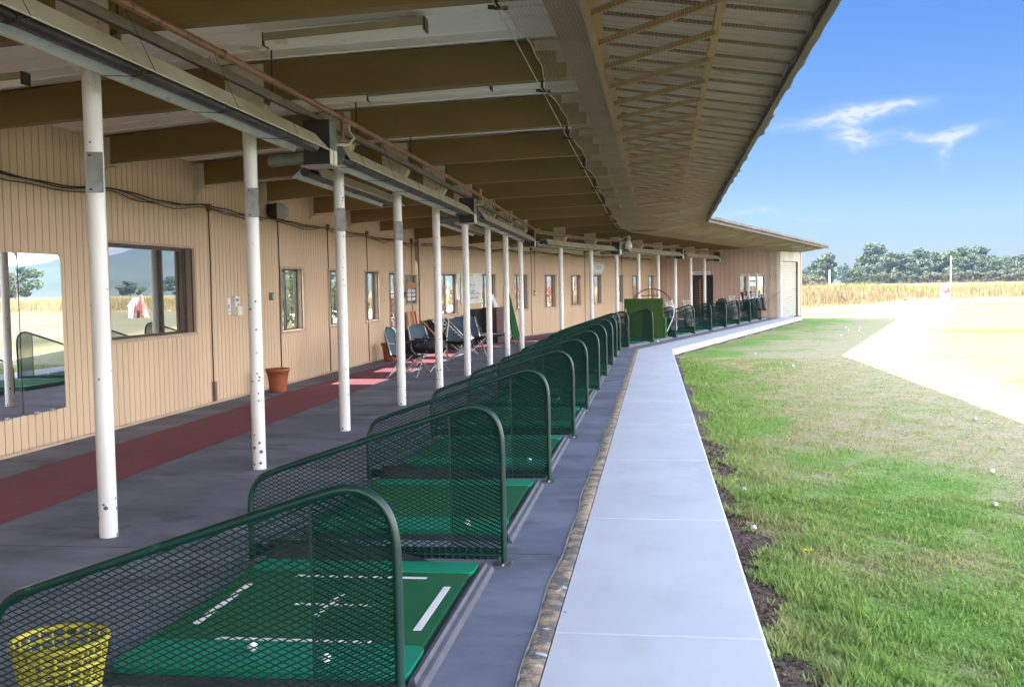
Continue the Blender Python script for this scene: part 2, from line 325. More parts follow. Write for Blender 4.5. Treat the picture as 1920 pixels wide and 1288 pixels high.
# ------------------------------------------------------------------ mesh helpers
def setmat(me, mats):
    for q in ([mats] if isinstance(mats, str) else mats): me.materials.append(MATS[q])
class MB:
    def __init__(s): s.v = []; s.f = []; s.mi = []; s.sm = []
    def add(s, vs, fs, mi=0, smooth=False):
        o = len(s.v); s.v += [tuple(q) for q in vs]
        for f in fs: s.f.append(tuple(i + o for i in f)); s.mi.append(mi); s.sm.append(smooth)
        return s
    def box(s, a, b, mi=0, xf=None):
        x0, y0, z0 = a; x1, y1, z1 = b
        vs = [(x0, y0, z0), (x1, y0, z0), (x1, y1, z0), (x0, y1, z0), (x0, y0, z1), (x1, y0, z1), (x1, y1, z1), (x0, y1, z1)]
        if xf: vs = [xf(*q) for q in vs]
        return s.add(vs, [(0, 3, 2, 1), (4, 5, 6, 7), (0, 1, 5, 4), (1, 2, 6, 5), (2, 3, 7, 6), (3, 0, 4, 7)], mi)
    def hexa(s, bot, top, mi=0):
        return s.add(list(bot) + list(top), [(0, 3, 2, 1), (4, 5, 6, 7), (0, 1, 5, 4), (1, 2, 6, 5), (2, 3, 7, 6), (3, 0, 4, 7)], mi)
    def prism(s, poly, d, mi=0):
        """poly: list of 3D points (planar), d: extrusion vector"""
        n = len(poly); d = Vector(d); vs = [Vector(p) for p in poly] + [Vector(p) + d for p in poly]
        fs = [tuple(range(n))[::-1], tuple(range(n, 2 * n))] + [(i, (i + 1) % n, n + (i + 1) % n, n + i) for i in range(n)]
        return s.add(vs, fs, mi)
    def tube(s, pts, r, seg=8, mi=0, caps=True, up=(0, 0, 1)):
        pts = [Vector(p) for p in pts]; n = len(pts); rs = r if isinstance(r, (list, tuple)) else [r] * n
        vs = []; prev = None
        for i, p in enumerate(pts):
            t = (pts[min(i + 1, n - 1)] - pts[max(i - 1, 0)]).normalized()
            if prev is None:
                a = Vector(up) if abs(t.dot(Vector(up))) < .95 else Vector((1, 0, 0)); prev = (a - t * a.dot(t)).normalized()
            prev = (prev - t * prev.dot(t)).normalized(); b = t.cross(prev)
            for j in range(seg):
                an = 2 * math.pi * j / seg; vs.append(p + (prev * math.cos(an) + b * math.sin(an)) * rs[i])
        fs = [(i * seg + j, i * seg + (j + 1) % seg, (i + 1) * seg + (j + 1) % seg, (i + 1) * seg + j) for i in range(n - 1) for j in range(seg)]
        s.add(vs, fs, mi, True)
        if caps: s.add(vs[:seg], [tuple(range(seg))[::-1]], mi); s.add(vs[-seg:], [tuple(range(seg))], mi)
        return s
    def lathe(s, prof, seg=24, mi=0, c=(0, 0, 0)):
        vs = []; n = len(prof)
        for (r, z) in prof:
            for j in range(seg): an = 2 * math.pi * j / seg; vs.append((c[0] + r * math.cos(an), c[1] + r * math.sin(an), c[2] + z))
        fs = [(i * seg + j, i * seg + (j + 1) % seg, (i + 1) * seg + (j + 1) % seg, (i + 1) * seg + j) for i in range(n - 1) for j in range(seg)]
        return s.add(vs, fs, mi, True)
    def sphere(s, c, r, seg=12, mi=0, sz=1.0):
        prof = [(r * math.sin(math.pi * i / (seg // 2)) + 1e-5, -r * sz * math.cos(math.pi * i / (seg // 2))) for i in range(seg // 2 + 1)]
        return s.lathe(prof, seg, mi, c)
    def build(s, name, mats, parent=None, world=True):
        me = bpy.data.meshes.new(name); me.from_pydata(s.v, [], s.f); setmat(me, mats)
        me.polygons.foreach_set('material_index', s.mi); me.polygons.foreach_set('use_smooth', s.sm); me.update()
        return link(name, me, parent, world)
def link(name, me, parent=None, world=True):
    o = bpy.data.objects.new(name, me); COL.objects.link(o)
    if parent is not None:
        o.parent = parent
        if world:
            p = parent; mw = Matrix.Identity(4); chain = []
            while p is not None: chain.append(p); p = p.parent
            for q in reversed(chain): mw = mw @ q.matrix_parent_inverse @ q.matrix_basis
            o.matrix_parent_inverse = mw.inverted()
    return o
def tag(o, label=None, cat=None, group=None, kind=None):
    if label: o['label'] = label
    if cat: o['category'] = cat
    if group: o['group'] = group
    if kind: o['kind'] = kind
    return o
def thing(name, label, cat, loc=(0, 0, 0), rz=0, group=None):
    o = bpy.data.objects.new(name, None); o.empty_display_size = .2; COL.objects.link(o); o.location = loc; o.rotation_euler = (0, 0, rz)
    return tag(o, label, cat, group)
def copy_tree(o, parent=None):
    c = o.copy(); COL.objects.link(c); c.parent = parent
    for ch in [q for q in list(bpy.data.objects) if q.parent == o]: copy_tree(ch, c)
    return c
def dup(o, loc, rz, label):
    c = copy_tree(o); c.location = loc; c.rotation_euler = (0, 0, rz); c['label'] = label; return c

# ------------------------------------------------------------------ layout: section one runs along +Y, section two bends 15 degrees to the right
P0 = (-0.5, 25.4); C15, S15, T75 = math.cos(R(15)), math.sin(R(15)), math.tan(R(7.5))
def W2(x, y, z=0.0): return (P0[0] + (x + .5) * C15 + y * S15, P0[1] - (x + .5) * S15 + y * C15, z)
def miter(x): return 25.4 - (x + .5) * T75
def U(x, s, z=0.0):
    """unrolled position: s below 25.4 is section one, above is section two"""
    if s <= 25.4: return (x, s * miter(x) / 25.4 if s > 0 else s, z)
    m2 = (x + .5) * T75; d = s - 25.4; k = max(0, 1 - d / 20.0)
    return W2(x, d + m2 * k, z)
ORD = ['first', 'second', 'third', 'fourth', 'fifth', 'sixth', 'seventh', 'eighth', 'ninth', 'tenth', 'eleventh', 'twelfth', 'thirteenth', 'fourteenth', 'fifteenth', 'sixteenth', 'seventeenth', 'eighteenth', 'nineteenth', 'twentieth']
POSTY = [-8.2, -5.8, -3.4, -1.0, 1.45, 3.9, 6.34, 8.86, 11.32, 13.8, 16.12, 18.4, 20.7, 22.95, 25.2]
POSTY2 = [2.2, 4.72, 7.17, 9.6, 12.07, 14.5, 16.96, 19.43]
def postx(y): return -3.5 + .0147 * (y - 6.34)
def wallx(y): return -6.25 + .016 * (min(max(y, 0), 25) - 9)
WX2 = -5.88
exec_parts = []

# ================================================================== SETTING
def ribbon(x0f, x1f, ss, z, name, m, parent=None, thick=None):
    b = MB()
    for a, c in zip(ss[:-1], ss[1:]):
        p = [U(x0f(a), a, z), U(x1f(a), a, z), U(x1f(c), c, z), U(x0f(c), c, z)]
        if thick: b.hexa([(q[0], q[1], z - thick) for q in p], p)
        else: b.add(p, [(0, 1, 2, 3)])
    return b
GZ = -0.15
# ground: one sheet to the horizon, finer near the building
b = MB(); xs = [-2400, -800, -200, -60, -20, 0, 10, 25, 60, 200, 800, 2400]; ys = [-290, -200, -60, -10, 10, 30, 60, 120, 300, 900, 1300, 1640]
vs = [(x, y, GZ) for y in ys for x in xs]; n = len(xs)
b.add(vs, [(j * n + i, j * n + i + 1, (j + 1) * n + i + 1, (j + 1) * n + i) for j in range(len(ys) - 1) for i in range(n - 1)])
tag(b.build('ground', 'lawn'), kind='structure')
b = MB(); b.add([(-60, -20, GZ + .008), (-6.9, -20, GZ + .008), (-6.7, 25, GZ + .008), (-1, 52, GZ + .008), (-8, 90, GZ + .5), (-60, 90, GZ + .5)], [(0, 1, 2, 3, 4)])
tag(b.build('parking_lot', 'asphalt_light'), kind='structure')
SS = [-12, 0, 6, 12, 18, 25.4, 30, 36, 42, 47.6]
b = ribbon(lambda s: -6.4 if s < 25 else -5.95, lambda s: -.505, SS, 0, '', '', thick=.14)
tag(b.build('walkway_floor', 'floor_carpet'), kind='structure')
b = ribbon(lambda s: -5.52 - .007 * max(s - 8, 0) if s < 25.4 else -5.3, lambda s: -4.42 - .03 * max(s - 8, 0) * .6 if s < 25.4 else -4.55, [-12, 0, 6, 12, 18, 25.4, 28, 40, 46], .004, '', '')
tag(b.build('red_runner_strip', 'red_runner'), kind='structure')
# carpet seams across the floor
b = MB()
for y in (3.62, 6.05, 8.5, 10.95, 13.4, 15.8, 18.2, 20.7, 23.1):
    b.box((-4.3, y, .0043), (-.62, y + .004, .0048))
tag(b.build('floor_seams', 'gap_dark'), kind='structure')
# concrete path in slabs with open joints and a kerb face down to the lawn
pj = [-11.4, -9.0, -6.6, -4.2, -1.8, .6, 2.3, 4.66, 7.02, 9.4, 11.8, 14.2, 16.6, 19.0, 21.4, 23.7, 25.4, 27.9, 30.4, 32.9, 35.4, 37.9, 40.4, 42.9, 45.4, 48.7]
b = MB()
def kx(s): return .475 - .006 * s if s < 25.4 else .33 - .006 * (s - 25.4)
for a, c in zip(pj[:-1], pj[1:]):
    g0 = 0 if abs(a - 25.4) < .01 else .004; g1 = 0 if abs(c - 25.4) < .01 else .004
    p = [U(-.47, a + g0, .006), U(kx(a), a + g0, .006), U(kx(c), c - g1, .006), U(-.47, c - g1, .006)]
    e = .012
    top = [U(-.47, a + g0 + e * (g0 > 0), .006), U(kx(a) - e, a + g0 + e * (g0 > 0), .006), U(kx(c) - e, c - g1 - e * (g1 > 0), .006), U(-.47, c - g1 - e * (g1 > 0), .006)]
    mid = [(q[0], q[1], -.004) for q in p]; bot = [(q[0], q[1], GZ - .06) for q in p]
    b.add(top + mid + bot, [(0, 1, 2, 3)] + [(i, 4 + i, 4 + (i + 1) % 4, (i + 1) % 4) for i in range(4)] + [(4 + i, 8 + i, 8 + (i + 1) % 4, 4 + (i + 1) % 4) for i in range(4)])
tag(b.build('path', 'path_concrete'), kind='structure')
# crumbling strip between floor and path, irregular edges
b = MB(); pr = None; s = -11.0
while s < 47.4:
    wob = .009 * math.sin(s * 2.1) + .006 * math.sin(s * 5.3 + 1) + rng.normal(0, .005)
    wob2 = .006 * math.sin(s * 4.3 + 2) + rng.normal(0, .003)
    l = U(-.562 + wob, s, .004); h = U(-.548 + wob, s, .009); k2 = U(-.495 + wob2, s, .010); r = U(-.475, s, .0055)
    if pr: b.add(list(pr) + [l, h, k2, r], [(0, 1, 5, 4), (1, 2, 6, 5), (2, 3, 7, 6)], smooth=True)
    pr = (l, h, k2, r); s += .06 if s < 15 else .2
tag(b.build('path_edge_strip', ['path_edge']), kind='structure')
b = MB(); pr = None; s = -11.0
while s < 47.4:
    wl = .009 * math.sin(s * 2.1) + .006 * math.sin(s * 5.3 + 1)
    l = U(-.571 + wl, s, .0035); r = U(-.560 + wl, s, .0035)
    if pr: b.add([pr[0], pr[1], r, l], [(0, 1, 2, 3)])
    pr = (l, r); s += .1
tag(b.build('concrete_seam', 'concrete_old'), kind='structure')
# bare soil along the kerb, lumpy, ragged outer edge
def soil_w(s):
    base = .20 if s < 9 else .20 - (s - 9) * .006
    return max(.05, base + .07 * math.sin(s * 1.9 + .5) + .07 * math.sin(s * 4.7) + .04 * math.sin(s * 11)) if s < 25.4 else .13 + .06 * math.sin(s * 2.3)
b = MB(); rows = []; s = 1.0
while s < 47.8:
    wd = soil_w(s); row = []
    for i in range(9):
        t = i / 8; z = GZ + .010 + .014 * math.sin(t * math.pi) * (.6 + .5 * math.sin(s * 5 + i)) + rng.uniform(-.006, .008) * (i not in (0, 8))
        if i == 8: z = GZ - .01
        row.append(U(kx(s) - .02 + (wd + .02) * t, s, z))
    rows.append(row); s += .045 if s < 13 else .25
vs = [p for r_ in rows for p in r_]
b.add(vs, [(j * 9 + i, j * 9 + i + 1, (j + 1) * 9 + i + 1, (j + 1) * 9 + i) for j in range(len(rows) - 1) for i in range(8)], smooth=True)
tag(b.build('soil', 'soil'), kind='structure')
b = MB()
for i in range(4500):
    s = 3.5 + 8 * rng.random() ** 1.3; x = kx(s) + .02 + rng.random() * soil_w(s) * .9; r = .0025 + .007 * rng.random() ** 2.5
    c = Vector(U(x, s, GZ + .02)); q = [c + Vector((rng.normal() * r, rng.normal() * r, abs(rng.normal()) * r)) for _ in range(6)]
    b.add(q, [(0, 1, 2), (0, 2, 3), (0, 3, 4), (0, 4, 5), (1, 3, 5), (1, 2, 4), (2, 4, 5)])
tag(b.build('soil_crumbs', 'soil'), kind='stuff')

# grass blades on the near lawn
def blades(n, s0, s1, x0, x1, hmin, hmax, name, bias=1.0, keep=None):
    s = s0 + (s1 - s0) * rng.random(n) ** bias; x = x0 + (x1 - x0) * rng.random(n) ** 1.15
    pts = np.stack([x, s], 1)
    cl = np.sin(x * 9.1 + 2 * np.sin(s * 3.3)) + np.sin(s * 7.7 + 1.7 * np.sin(x * 5.1)) + .8 * np.sin(x * 23 + s * 17)
    sw_ = np.array([kx(q) + soil_w(q) for q in s]); edge = x - sw_
    ok = (edge > -.10 + .12 * rng.random(n) ** .5 + 0.03 * np.sin(s * 31)) & ((cl > -.9) | (rng.random(n) < .5))
    dry = np.clip((x - 1.2) / 3.2, 0, 1); ok &= rng.random(n) > dry * .75
    pts = pts[ok]; cl = cl[ok]; edge = edge[ok]; n = len(pts)
    h = (hmin + (hmax - hmin) * rng.random(n) ** 1.6) * (1 + .28 * cl.clip(-1, 2)) * np.where(edge < .45, 1.8, 1.0) * np.clip(1.25 - (pts[:, 0] - 1.2) * .16, .5, 1.3)
    an = rng.random(n) * 6.283; lean = h * (.25 + .55 * rng.random(n)); wd = .0022 + .0016 * rng.random(n); wd = wd * (1 + pts[:, 1] / 11)
    la = rng.random(n) * 6.283 + .0
    z0 = np.full(n, GZ - .004)
    dx, dy = np.cos(an) * wd, np.sin(an) * wd; lx, ly = np.cos(la) * lean, np.sin(la) * lean
    v = np.zeros((n, 5, 3)); X, Y = pts[:, 0], pts[:, 1]
    v[:, 0] = np.stack([X - dx, Y - dy, z0], 1); v[:, 1] = np.stack([X + dx, Y + dy, z0], 1)
    v[:, 2] = np.stack([X - dx * .8 + lx * .35, Y - dy * .8 + ly * .35, z0 + h * .6], 1); v[:, 3] = np.stack([X + dx * .8 + lx * .35, Y + dy * .8 + ly * .35, z0 + h * .6], 1)
    v[:, 4] = np.stack([X + lx, Y + ly, z0 + h], 1)
    i0 = np.arange(n) * 5
    quads = np.stack([i0, i0 + 1, i0 + 3, i0 + 2], 1); tris = np.stack([i0 + 2, i0 + 3, i0 + 4], 1)
    me = bpy.data.meshes.new(name); me.vertices.add(n * 5); me.vertices.foreach_set('co', v.reshape(-1))
    me.loops.add(n * 7); me.polygons.add(n * 2)
    li = np.concatenate([quads, tris], 1).reshape(-1); me.loops.foreach_set('vertex_index', li.astype(np.int32))
    ls = (np.arange(n)[:, None] * 7 + np.array([0, 4])).reshape(-1); me.polygons.foreach_set('loop_start', ls.astype(np.int32))
    me.update(calc_edges=True); me.validate(); setmat(me, 'grass_blade'); return link(name, me)
g = blades(150000, 3.6, 8.5, .45, 4.6, .010, .032, 'lawn_grass', 1.25); tag(g, kind='stuff')
g = blades(150000, 8.0, 24.0, .45, 7.5, .010, .030, 'lawn_grass', 1.35); tag(g, kind='stuff')
# weeds growing on the soil
b = MB()
for i in range(46):
    s = 3.9 + 7.5 * rng.random(); x = kx(s) + .05 + rng.random() * max(.02, soil_w(s) - .06); nb = int(rng.integers(7, 26)); hh = rng.uniform(.02, .06)
    for j in range(nb):
        a = rng.random() * 6.28; d = rng.random() * .03; le = hh * rng.uniform(.6, 1.4); cx, cy = x + math.cos(a) * d, s + math.sin(a) * d
        p = Vector((cx, cy, GZ + .015)); t = Vector((math.cos(a) * le * .6, math.sin(a) * le * .6, le)); q = Vector((-math.sin(a), math.cos(a), 0)) * .0025
        b.add([p - q, p + q, p + t * .55 + q, p + t * .55 - q, p + t], [(0, 1, 2, 3), (3, 2, 4)])
tag(b.build('soil_weeds', 'grass_blade'), kind='stuff')

# tall dry grass beyond the mown range
EDGE = [(-30, 52), (4, 60), (8.6, 66), (13.3, 75.7), (17, 84), (19.6, 88), (28.7, 89.5), (45, 92), (75, 96), (130, 92), (200, 70)]
def edge_at(t):
    seg = []; tot_ = 0
    for a, c in zip(EDGE[:-1], EDGE[1:]): l = math.dist(a, c); seg.append((tot_, l, a, c)); tot_ += l
    d = t * tot_
    for (o_, l, a, c) in seg:
        if d <= o_ + l: k_ = (d - o_) / l; return (a[0] + (c[0] - a[0]) * k_, a[1] + (c[1] - a[1]) * k_)
    return EDGE[-1]
def tall(n, d0, d1, h0, h1, seed, patch=None):
    q = np.random.default_rng(seed); v = np.zeros((n, 3, 3)); 
    ts = q.random(n); pe = np.array([edge_at(t) for t in ts]); dd = d0 + (d1 - d0) * q.random(n)
    nrm = pe / np.linalg.norm(pe, axis=1)[:, None]; p = pe + nrm * dd[:, None]
    wv = np.sin(p[:, 0] * .35 + seed) + .6 * np.sin(p[:, 0] * .9 + p[:, 1] * .5) + .4 * np.sin(p[:, 0] * 2.7)
    h = (h0 + (h1 - h0) * q.random(n)) * (1 + .16 * wv); wd = .018 + .02 * q.random(n) + h * .012
    if patch is not None: k_ = wv > patch; p = p[k_]; h = h[k_]; wd = wd[k_]; dd = dd[k_]; n = len(p)
    v = v[:n]; z = GZ + np.clip(dd, 0, 40) * .008; a = q.random(n) * 3.14
    v[:, 0] = np.stack([p[:, 0] - np.cos(a) * wd, p[:, 1] - np.sin(a) * wd, z - .05], 1); v[:, 1] = np.stack([p[:, 0] + np.cos(a) * wd, p[:, 1] + np.sin(a) * wd, z - .05], 1)
    v[:, 2] = np.stack([p[:, 0] + q.normal(0, .09, n), p[:, 1] + q.normal(0, .09, n), z + h], 1); return v
vv = [(tall(15000, 0, 9, .15, .42, 1), 0), (tall(2600, 0, 3, .12, .3, 2, .3), 2), (tall(24000, 7, 16, .45, .8, 3), 0), (tall(18000, 12, 22, .6, .85, 4, -.2), 1), (tall(16000, 13, 24, .6, .9, 5, .1), 2),
      (tall(26000, 20, 36, .7, 1.0, 6), 0), (tall(16000, 24, 40, .8, 1.15, 7, .25), 2), (tall(16000, 36, 60, .85, 1.15, 8), 0)]
V = np.concatenate([a.reshape(-1, 3) for a, _ in vv]); nT = len(V) // 3
me = bpy.data.meshes.new('tall_grass'); me.vertices.add(len(V)); me.vertices.foreach_set('co', V.reshape(-1)); me.loops.add(len(V)); me.polygons.add(nT)
me.loops.foreach_set('vertex_index', np.arange(len(V), dtype=np.int32)); me.polygons.foreach_set('loop_start', (np.arange(nT) * 3).astype(np.int32)); me.update(calc_edges=True)
setmat(me, ['straw', 'straw_red', 'weed_green']); me.polygons.foreach_set('material_index', np.concatenate([np.full(len(a), k_) for a, k_ in vv]).astype(np.int32))
tag(link('tall_grass', me), kind='stuff')
# rough ground under the tall grass
b = MB(); n = 40; P_ = []
for i in range(n + 1):
    e = edge_at(i / n); l = math.hypot(*e); u_ = (e[0] / l, e[1] / l)
    for d, z in ((0, GZ + .004), (8, GZ + .06), (25, GZ + .2), (60, GZ + .3), (420, GZ + .35)): P_.append((e[0] + u_[0] * d, e[1] + u_[1] * d, z))
b.add(P_, [(i * 5 + j, (i + 1) * 5 + j, (i + 1) * 5 + j + 1, i * 5 + j + 1) for i in range(n) for j in range(4)], smooth=True)
tag(b.build('meadow', 'straw'), kind='structure')

# distant hills
def ridge(name, pts_az, dist, seed):
    b = MB(); q = np.random.default_rng(seed); rows = []
    ph = q.random(6) * 6
    for i in range(141):
        a = pts_az[0][0] + (pts_az[-1][0] - pts_az[0][0]) * i / 140; e = np.interp(a, [t[0] for t in pts_az], [t[1] for t in pts_az])
        e = e + .05 * math.sin(a * 2.1 + ph[0]) + .03 * math.sin(a * 5.3 + ph[1]) + .035 * q.random() * (e > .1)
        h = math.tan(R(max(e, .0))) * dist; ar = R(a)
        for d, z in ((dist * .72, -1), (dist * .86, h * .45), (dist, h), (dist * 1.2, -1)): rows.append((math.sin(ar) * d, math.cos(ar) * d, z))
    b.add(rows, [(i * 4 + j, (i + 1) * 4 + j, (i + 1) * 4 + j + 1, i * 4 + j + 1) for i in range(140) for j in range(3)], smooth=True)
    tag(b.build(name, 'hill'), kind='structure')
ridge('hills', [(-60, .6), (-20, .7), (5, .8), (9, .6), (14, .6), (16, .95), (18, 1.0), (22, 1.7), (30, 1.5), (34, 1.3), (40, 1.9), (60, 1.6)], 850, 1)
ridge('hills', [(-60, 1.4), (5, .7), (12, .5), (16, .75), (18, .9), (20.5, 2.6), (23, 4.2), (26, 3.7), (28.5, 2.3), (31, 1.6), (34, 1.3), (45, 2.2), (60, 1.5)], 1300, 2)

# ---------------------------------------------------------------- trees
def crown_mesh(seed, kind, mname, leaf=.5, n=2600):
    q = np.random.default_rng(seed); cl = []
    for i in range(26 if kind != 'cone' else 22):
        t = q.random()
        if kind == 'round': z = .12 + .82 * t; rad = .5 * math.sin(math.pi * min(1, .12 + .86 * (1 - z) + .05)) ** .6
        elif kind == 'tall': z = .08 + .88 * t; rad = .36 * (1 - .75 * max(0, z - .55) / .45)
        else: z = .08 + .88 * t; rad = .33 * (1.05 - z)
        a = q.random() * 6.283; rr_ = rad * (.35 + .65 * q.random() ** .5)
        cl.append((math.cos(a) * rr_, math.sin(a) * rr_, z, (.10 + .09 * q.random()) * (1 if kind != 'cone' else .7 * (1.3 - z))))
    cl = np.array(cl); idx = q.integers(0, len(cl), n); c = cl[idx]
    d = q.normal(size=(n, 3)); d /= np.linalg.norm(d, axis=1)[:, None]; rad = c[:, 3:4] * (.55 + .5 * q.random((n, 1)))
    p = c[:, :3] + d * rad * np.array([1, 1, .8])
    return p, d
LEAFM = {}
def leaf_crown(seed, kind, mname, H, W, n, leaf):
    q = np.random.default_rng(seed + 99); p, d = crown_mesh(seed, kind, mname, n=n); p = p * np.array([W, W, H])
    a = q.normal(size=(n, 3)) + d * 1.2; a /= np.linalg.norm(a, axis=1)[:, None]; t = np.cross(a, q.normal(size=(n, 3))); t /= np.linalg.norm(t, axis=1)[:, None]; bb = np.cross(a, t)
    s = leaf * (.6 + .8 * q.random((n, 1))); v = np.zeros((n, 4, 3)); v[:, 0] = p - t * s; v[:, 1] = p + bb * s * .55; v[:, 2] = p + t * s; v[:, 3] = p - bb * s * .55
    me = bpy.data.meshes.new('crown'); me.vertices.add(4 * n); me.vertices.foreach_set('co', v.reshape(-1)); me.loops.add(4 * n); me.polygons.add(n)
    me.loops.foreach_set('vertex_index', np.arange(4 * n, dtype=np.int32)); me.polygons.foreach_set('loop_start', (np.arange(n) * 4).astype(np.int32)); me.update(calc_edges=True); setmat(me, mname); return me
def trunk_mesh(H, W, seed, r=.035):
    q = np.random.default_rng(seed); b = MB(); b.tube([(0, 0, -.2), (.01 * H, 0, H * .3), (-.01 * H, .01 * H, H * .6), (0, 0, H * .88)], [H * r, H * r * .75, H * r * .45, H * r * .12], 8)
    for i in range(7):
        a = q.random() * 6.28; z = H * (.25 + .08 * i); b.tube([(0, 0, z), (math.cos(a) * W * .2, math.sin(a) * W * .2, z + H * .08), (math.cos(a) * W * .36, math.sin(a) * W * .36, z + H * .16)], [H * r * .35, H * r * .22, H * r * .08], 5)
    me = bpy.data.meshes.new('trunk'); me.from_pydata(b.v, [], b.f); setmat(me, 'bark'); return me
VAR = [('round', 'leaf_far', 11, 12), ('tall', 'leaf_far', 13, 12), ('round', 'leaf_far_pale', 8, 10), ('cone', 'leaf_far', 13, 9), ('tall', 'leaf_far_pale', 11, 11), ('round', 'leaf_far', 12, 14)]
VM = [(leaf_crown(30 + i, v[0], v[1], v[2], v[3], 5200, .42), trunk_mesh(v[2], v[3], i)) for i, v in enumerate(VAR)]
KN = {'round': 'broad rounded', 'tall': 'tall narrow', 'cone': 'pointed conifer-like'}
def far_tree(az_, D, k, sc_, label, grp='trees beyond the tall grass'):
    t = thing('tree', label, 'tree', (math.sin(R(az_)) * D, math.cos(R(az_)) * D, GZ), rng.random() * 6.28, grp); t.scale = (sc_ * rng.uniform(1.1, 1.4), sc_ * rng.uniform(1.1, 1.4), sc_ * rng.uniform(.84, 1.02))
    c = bpy.data.objects.new('crown', VM[k][0]); COL.objects.link(c); c.parent = t; c2 = bpy.data.objects.new('trunk', VM[k][1]); COL.objects.link(c2); c2.parent = t
def px_az(px): d = fw * F_PX + rr * (px - 960) - uu * (530 - 644); return math.degrees(math.atan2(d.x, d.y))
# lone tree, then the long grove: pixel column of the photo gives the bearing, height in metres
GROVE = [(1548, 330, 1, .72, 'dark bushy tree standing alone left of the long grove'), (1528, 300, 2, .42, 'low pale bush between the shed corner and the lone tree'), (1512, 310, 2, .40, 'low pale bush beside the shed corner'),
         (1602, 330, 1, .42, 'small dark conical tree in the gap before the grove'), (1622, 350, 2, .45, 'low bush at the left foot of the grove')]
for p_, D, k, s_, lb in GROVE: far_tree(px_az(p_), D, k, s_, lb)
lst = [(1640, 1, .98), (1656, 5, .93), (1672, 0, .95), (1688, 1, .84), (1702, 0, .88), (1716, 5, .83), (1730, 1, .88), (1744, 0, .90), (1758, 3, .84), (1770, 1, .84), (1784, 0, .88), (1798, 5, .88), (1812, 1, .92), (1826, 1, .95), (1842, 5, .72), (1866, 0, .70), (1882, 0, .74), (1904, 4, .66), (1924, 5, .7), (1945, 0, .8), (1975, 1, .8)]
for i, (p_, k, s_) in enumerate(lst):
    far_tree(px_az(p_), 400 + 14 * math.sin(i * 2.1), k, s_ * 1.08, f'{KN[VAR[k][0]]} tree of the far grove, {ORD[i] if i < 20 else "last"} from its left end')
for i, (p_, k, s_) in enumerate([(1648, 2, .5), (1680, 4, .45), (1706, 2, .42), (1737, 4, .4), (1762, 2, .45), (1792, 2, .38), (1815, 2, .55), (1850, 2, .5), (1878, 4, .42), (1911, 2, .5)]):
    far_tree(px_az(p_), 372, k, s_, f'paler low tree in front of the far grove, {ORD[i]} from the left', 'low trees before the far grove')
# hazier trees much further off
for i, p_ in enumerate((1508, 1522, 1578, 1586, 1600, 1612, 1838, 1856, 1880, 1899, 1915)):
    far_tree(px_az(p_), 620 + 30 * (i % 3), (3, 1, 1, 3, 0, 3, 5, 5, 0, 5, 0)[i], (.75 + .2 * (i % 2)) * (1.3 if i > 5 else 1.0), f'hazy distant tree on the horizon, {ORD[i]} from the left', 'hazy trees on the horizon')
# those seen only in the mirror and the window glass
for i, (a_, D, k, s_) in enumerate(((30.9, 330, 0, .95), (31.9, 360, 5, .8), (32.6, 380, 0, .85), (33.4, 400, 5, .9), (34.4, 400, 1, .85), (35.3, 390, 0, .9), (22.5, 380, 0, .7), (25.5, 500, 5, .8), (28, 520, 0, .7), (20, 430, 1, .9), (37, 380, 5, .9))):
    far_tree(a_, D, k, s_, f'dark tree across the range reflected in the wall mirror and glass, {ORD[i]} planted', 'trees beyond the tall grass')
# trees and shrubs on the car park side, glimpsed through the windows
def near_tree(kind, mname, x, y, H, W, n, leaf, label, cat='tree', r=.035, nm='tree', up=0):
    t = thing(nm, label, cat, (x, y, GZ)); 
    for n_, me in (('crown', leaf_crown(int(x * 10 + y * 7) % 97 + 3, kind, mname, H, W, n, leaf)), ('trunk', trunk_mesh(H, W, 5, r))):
        o = bpy.data.objects.new(n_, me); COL.objects.link(o); o.parent = t
        if n_ == 'crown': o.location.z = up
near_tree('round', 'leaf_green', -9.6, 28.6, 3.6, 3.0, 4000, .09, 'leafy green shrub behind the narrow window past the third post', 'shrub', .02, 'shrub')
near_tree('round', 'leaf_yellow', -9.0, 22.2, 1.4, 1.9, 1500, .07, 'yellow green low bush outside the first narrow window', 'shrub', .02, 'shrub')
near_tree('tall', 'leaf_green', -12.5, 32.0, 9, 6, 4000, .14, 'rough barked tree outside the first narrow window', 'tree', .03, up=3.2)
for wy, lb, mn, Hh in ((.95, 'red leaved shrub outside the window left of the white notice board', 'leaf_red', 2.1), (3.45, 'red leaved shrub outside the window right of the white notice board', 'leaf_red', 2.0), (8.45, 'tall red leaved shrub outside the window right of the hanging bulb', 'leaf_red', 2.6),
                      (13.4, 'brown and red shrub outside the window under the small green notice', 'leaf_red', 2.0), (20.9, 'red shrub outside the last window of the far wall', 'leaf_red', 2.0)):
    q = W2(-6.0, wy); l = math.hypot(q[0], q[1]); near_tree('round', mn, q[0] + q[0] / l * 3.6 - 1.0, q[1] + q[1] / l * 3.6, Hh, 1.9, 3600, .05, lb, 'shrub', .02, 'shrub')
# poles on the meadow
for i, (p_, D, zt, lb) in enumerate(((1555.5, 200, 3.6, 'thin white pole standing before the lone tree'), (1783, 200, 5.5, 'thin white pole standing before the far grove'))):
    a = R(px_az(p_)); t = thing('pole', lb, 'pole', (math.sin(a) * D, math.cos(a) * D, GZ), 0, 'white poles on the meadow')
    bb = MB(); bb.tube([(0, 0, 0), (0, 0, zt)], [.13, .10], 8); bb.build('shaft', 'white_paint_plain', t, False)
    bb = MB(); bb.box((-.14, -.14, zt), (.14, .14, zt + .1)); bb.build('cap', 'lamp_grey', t, False)

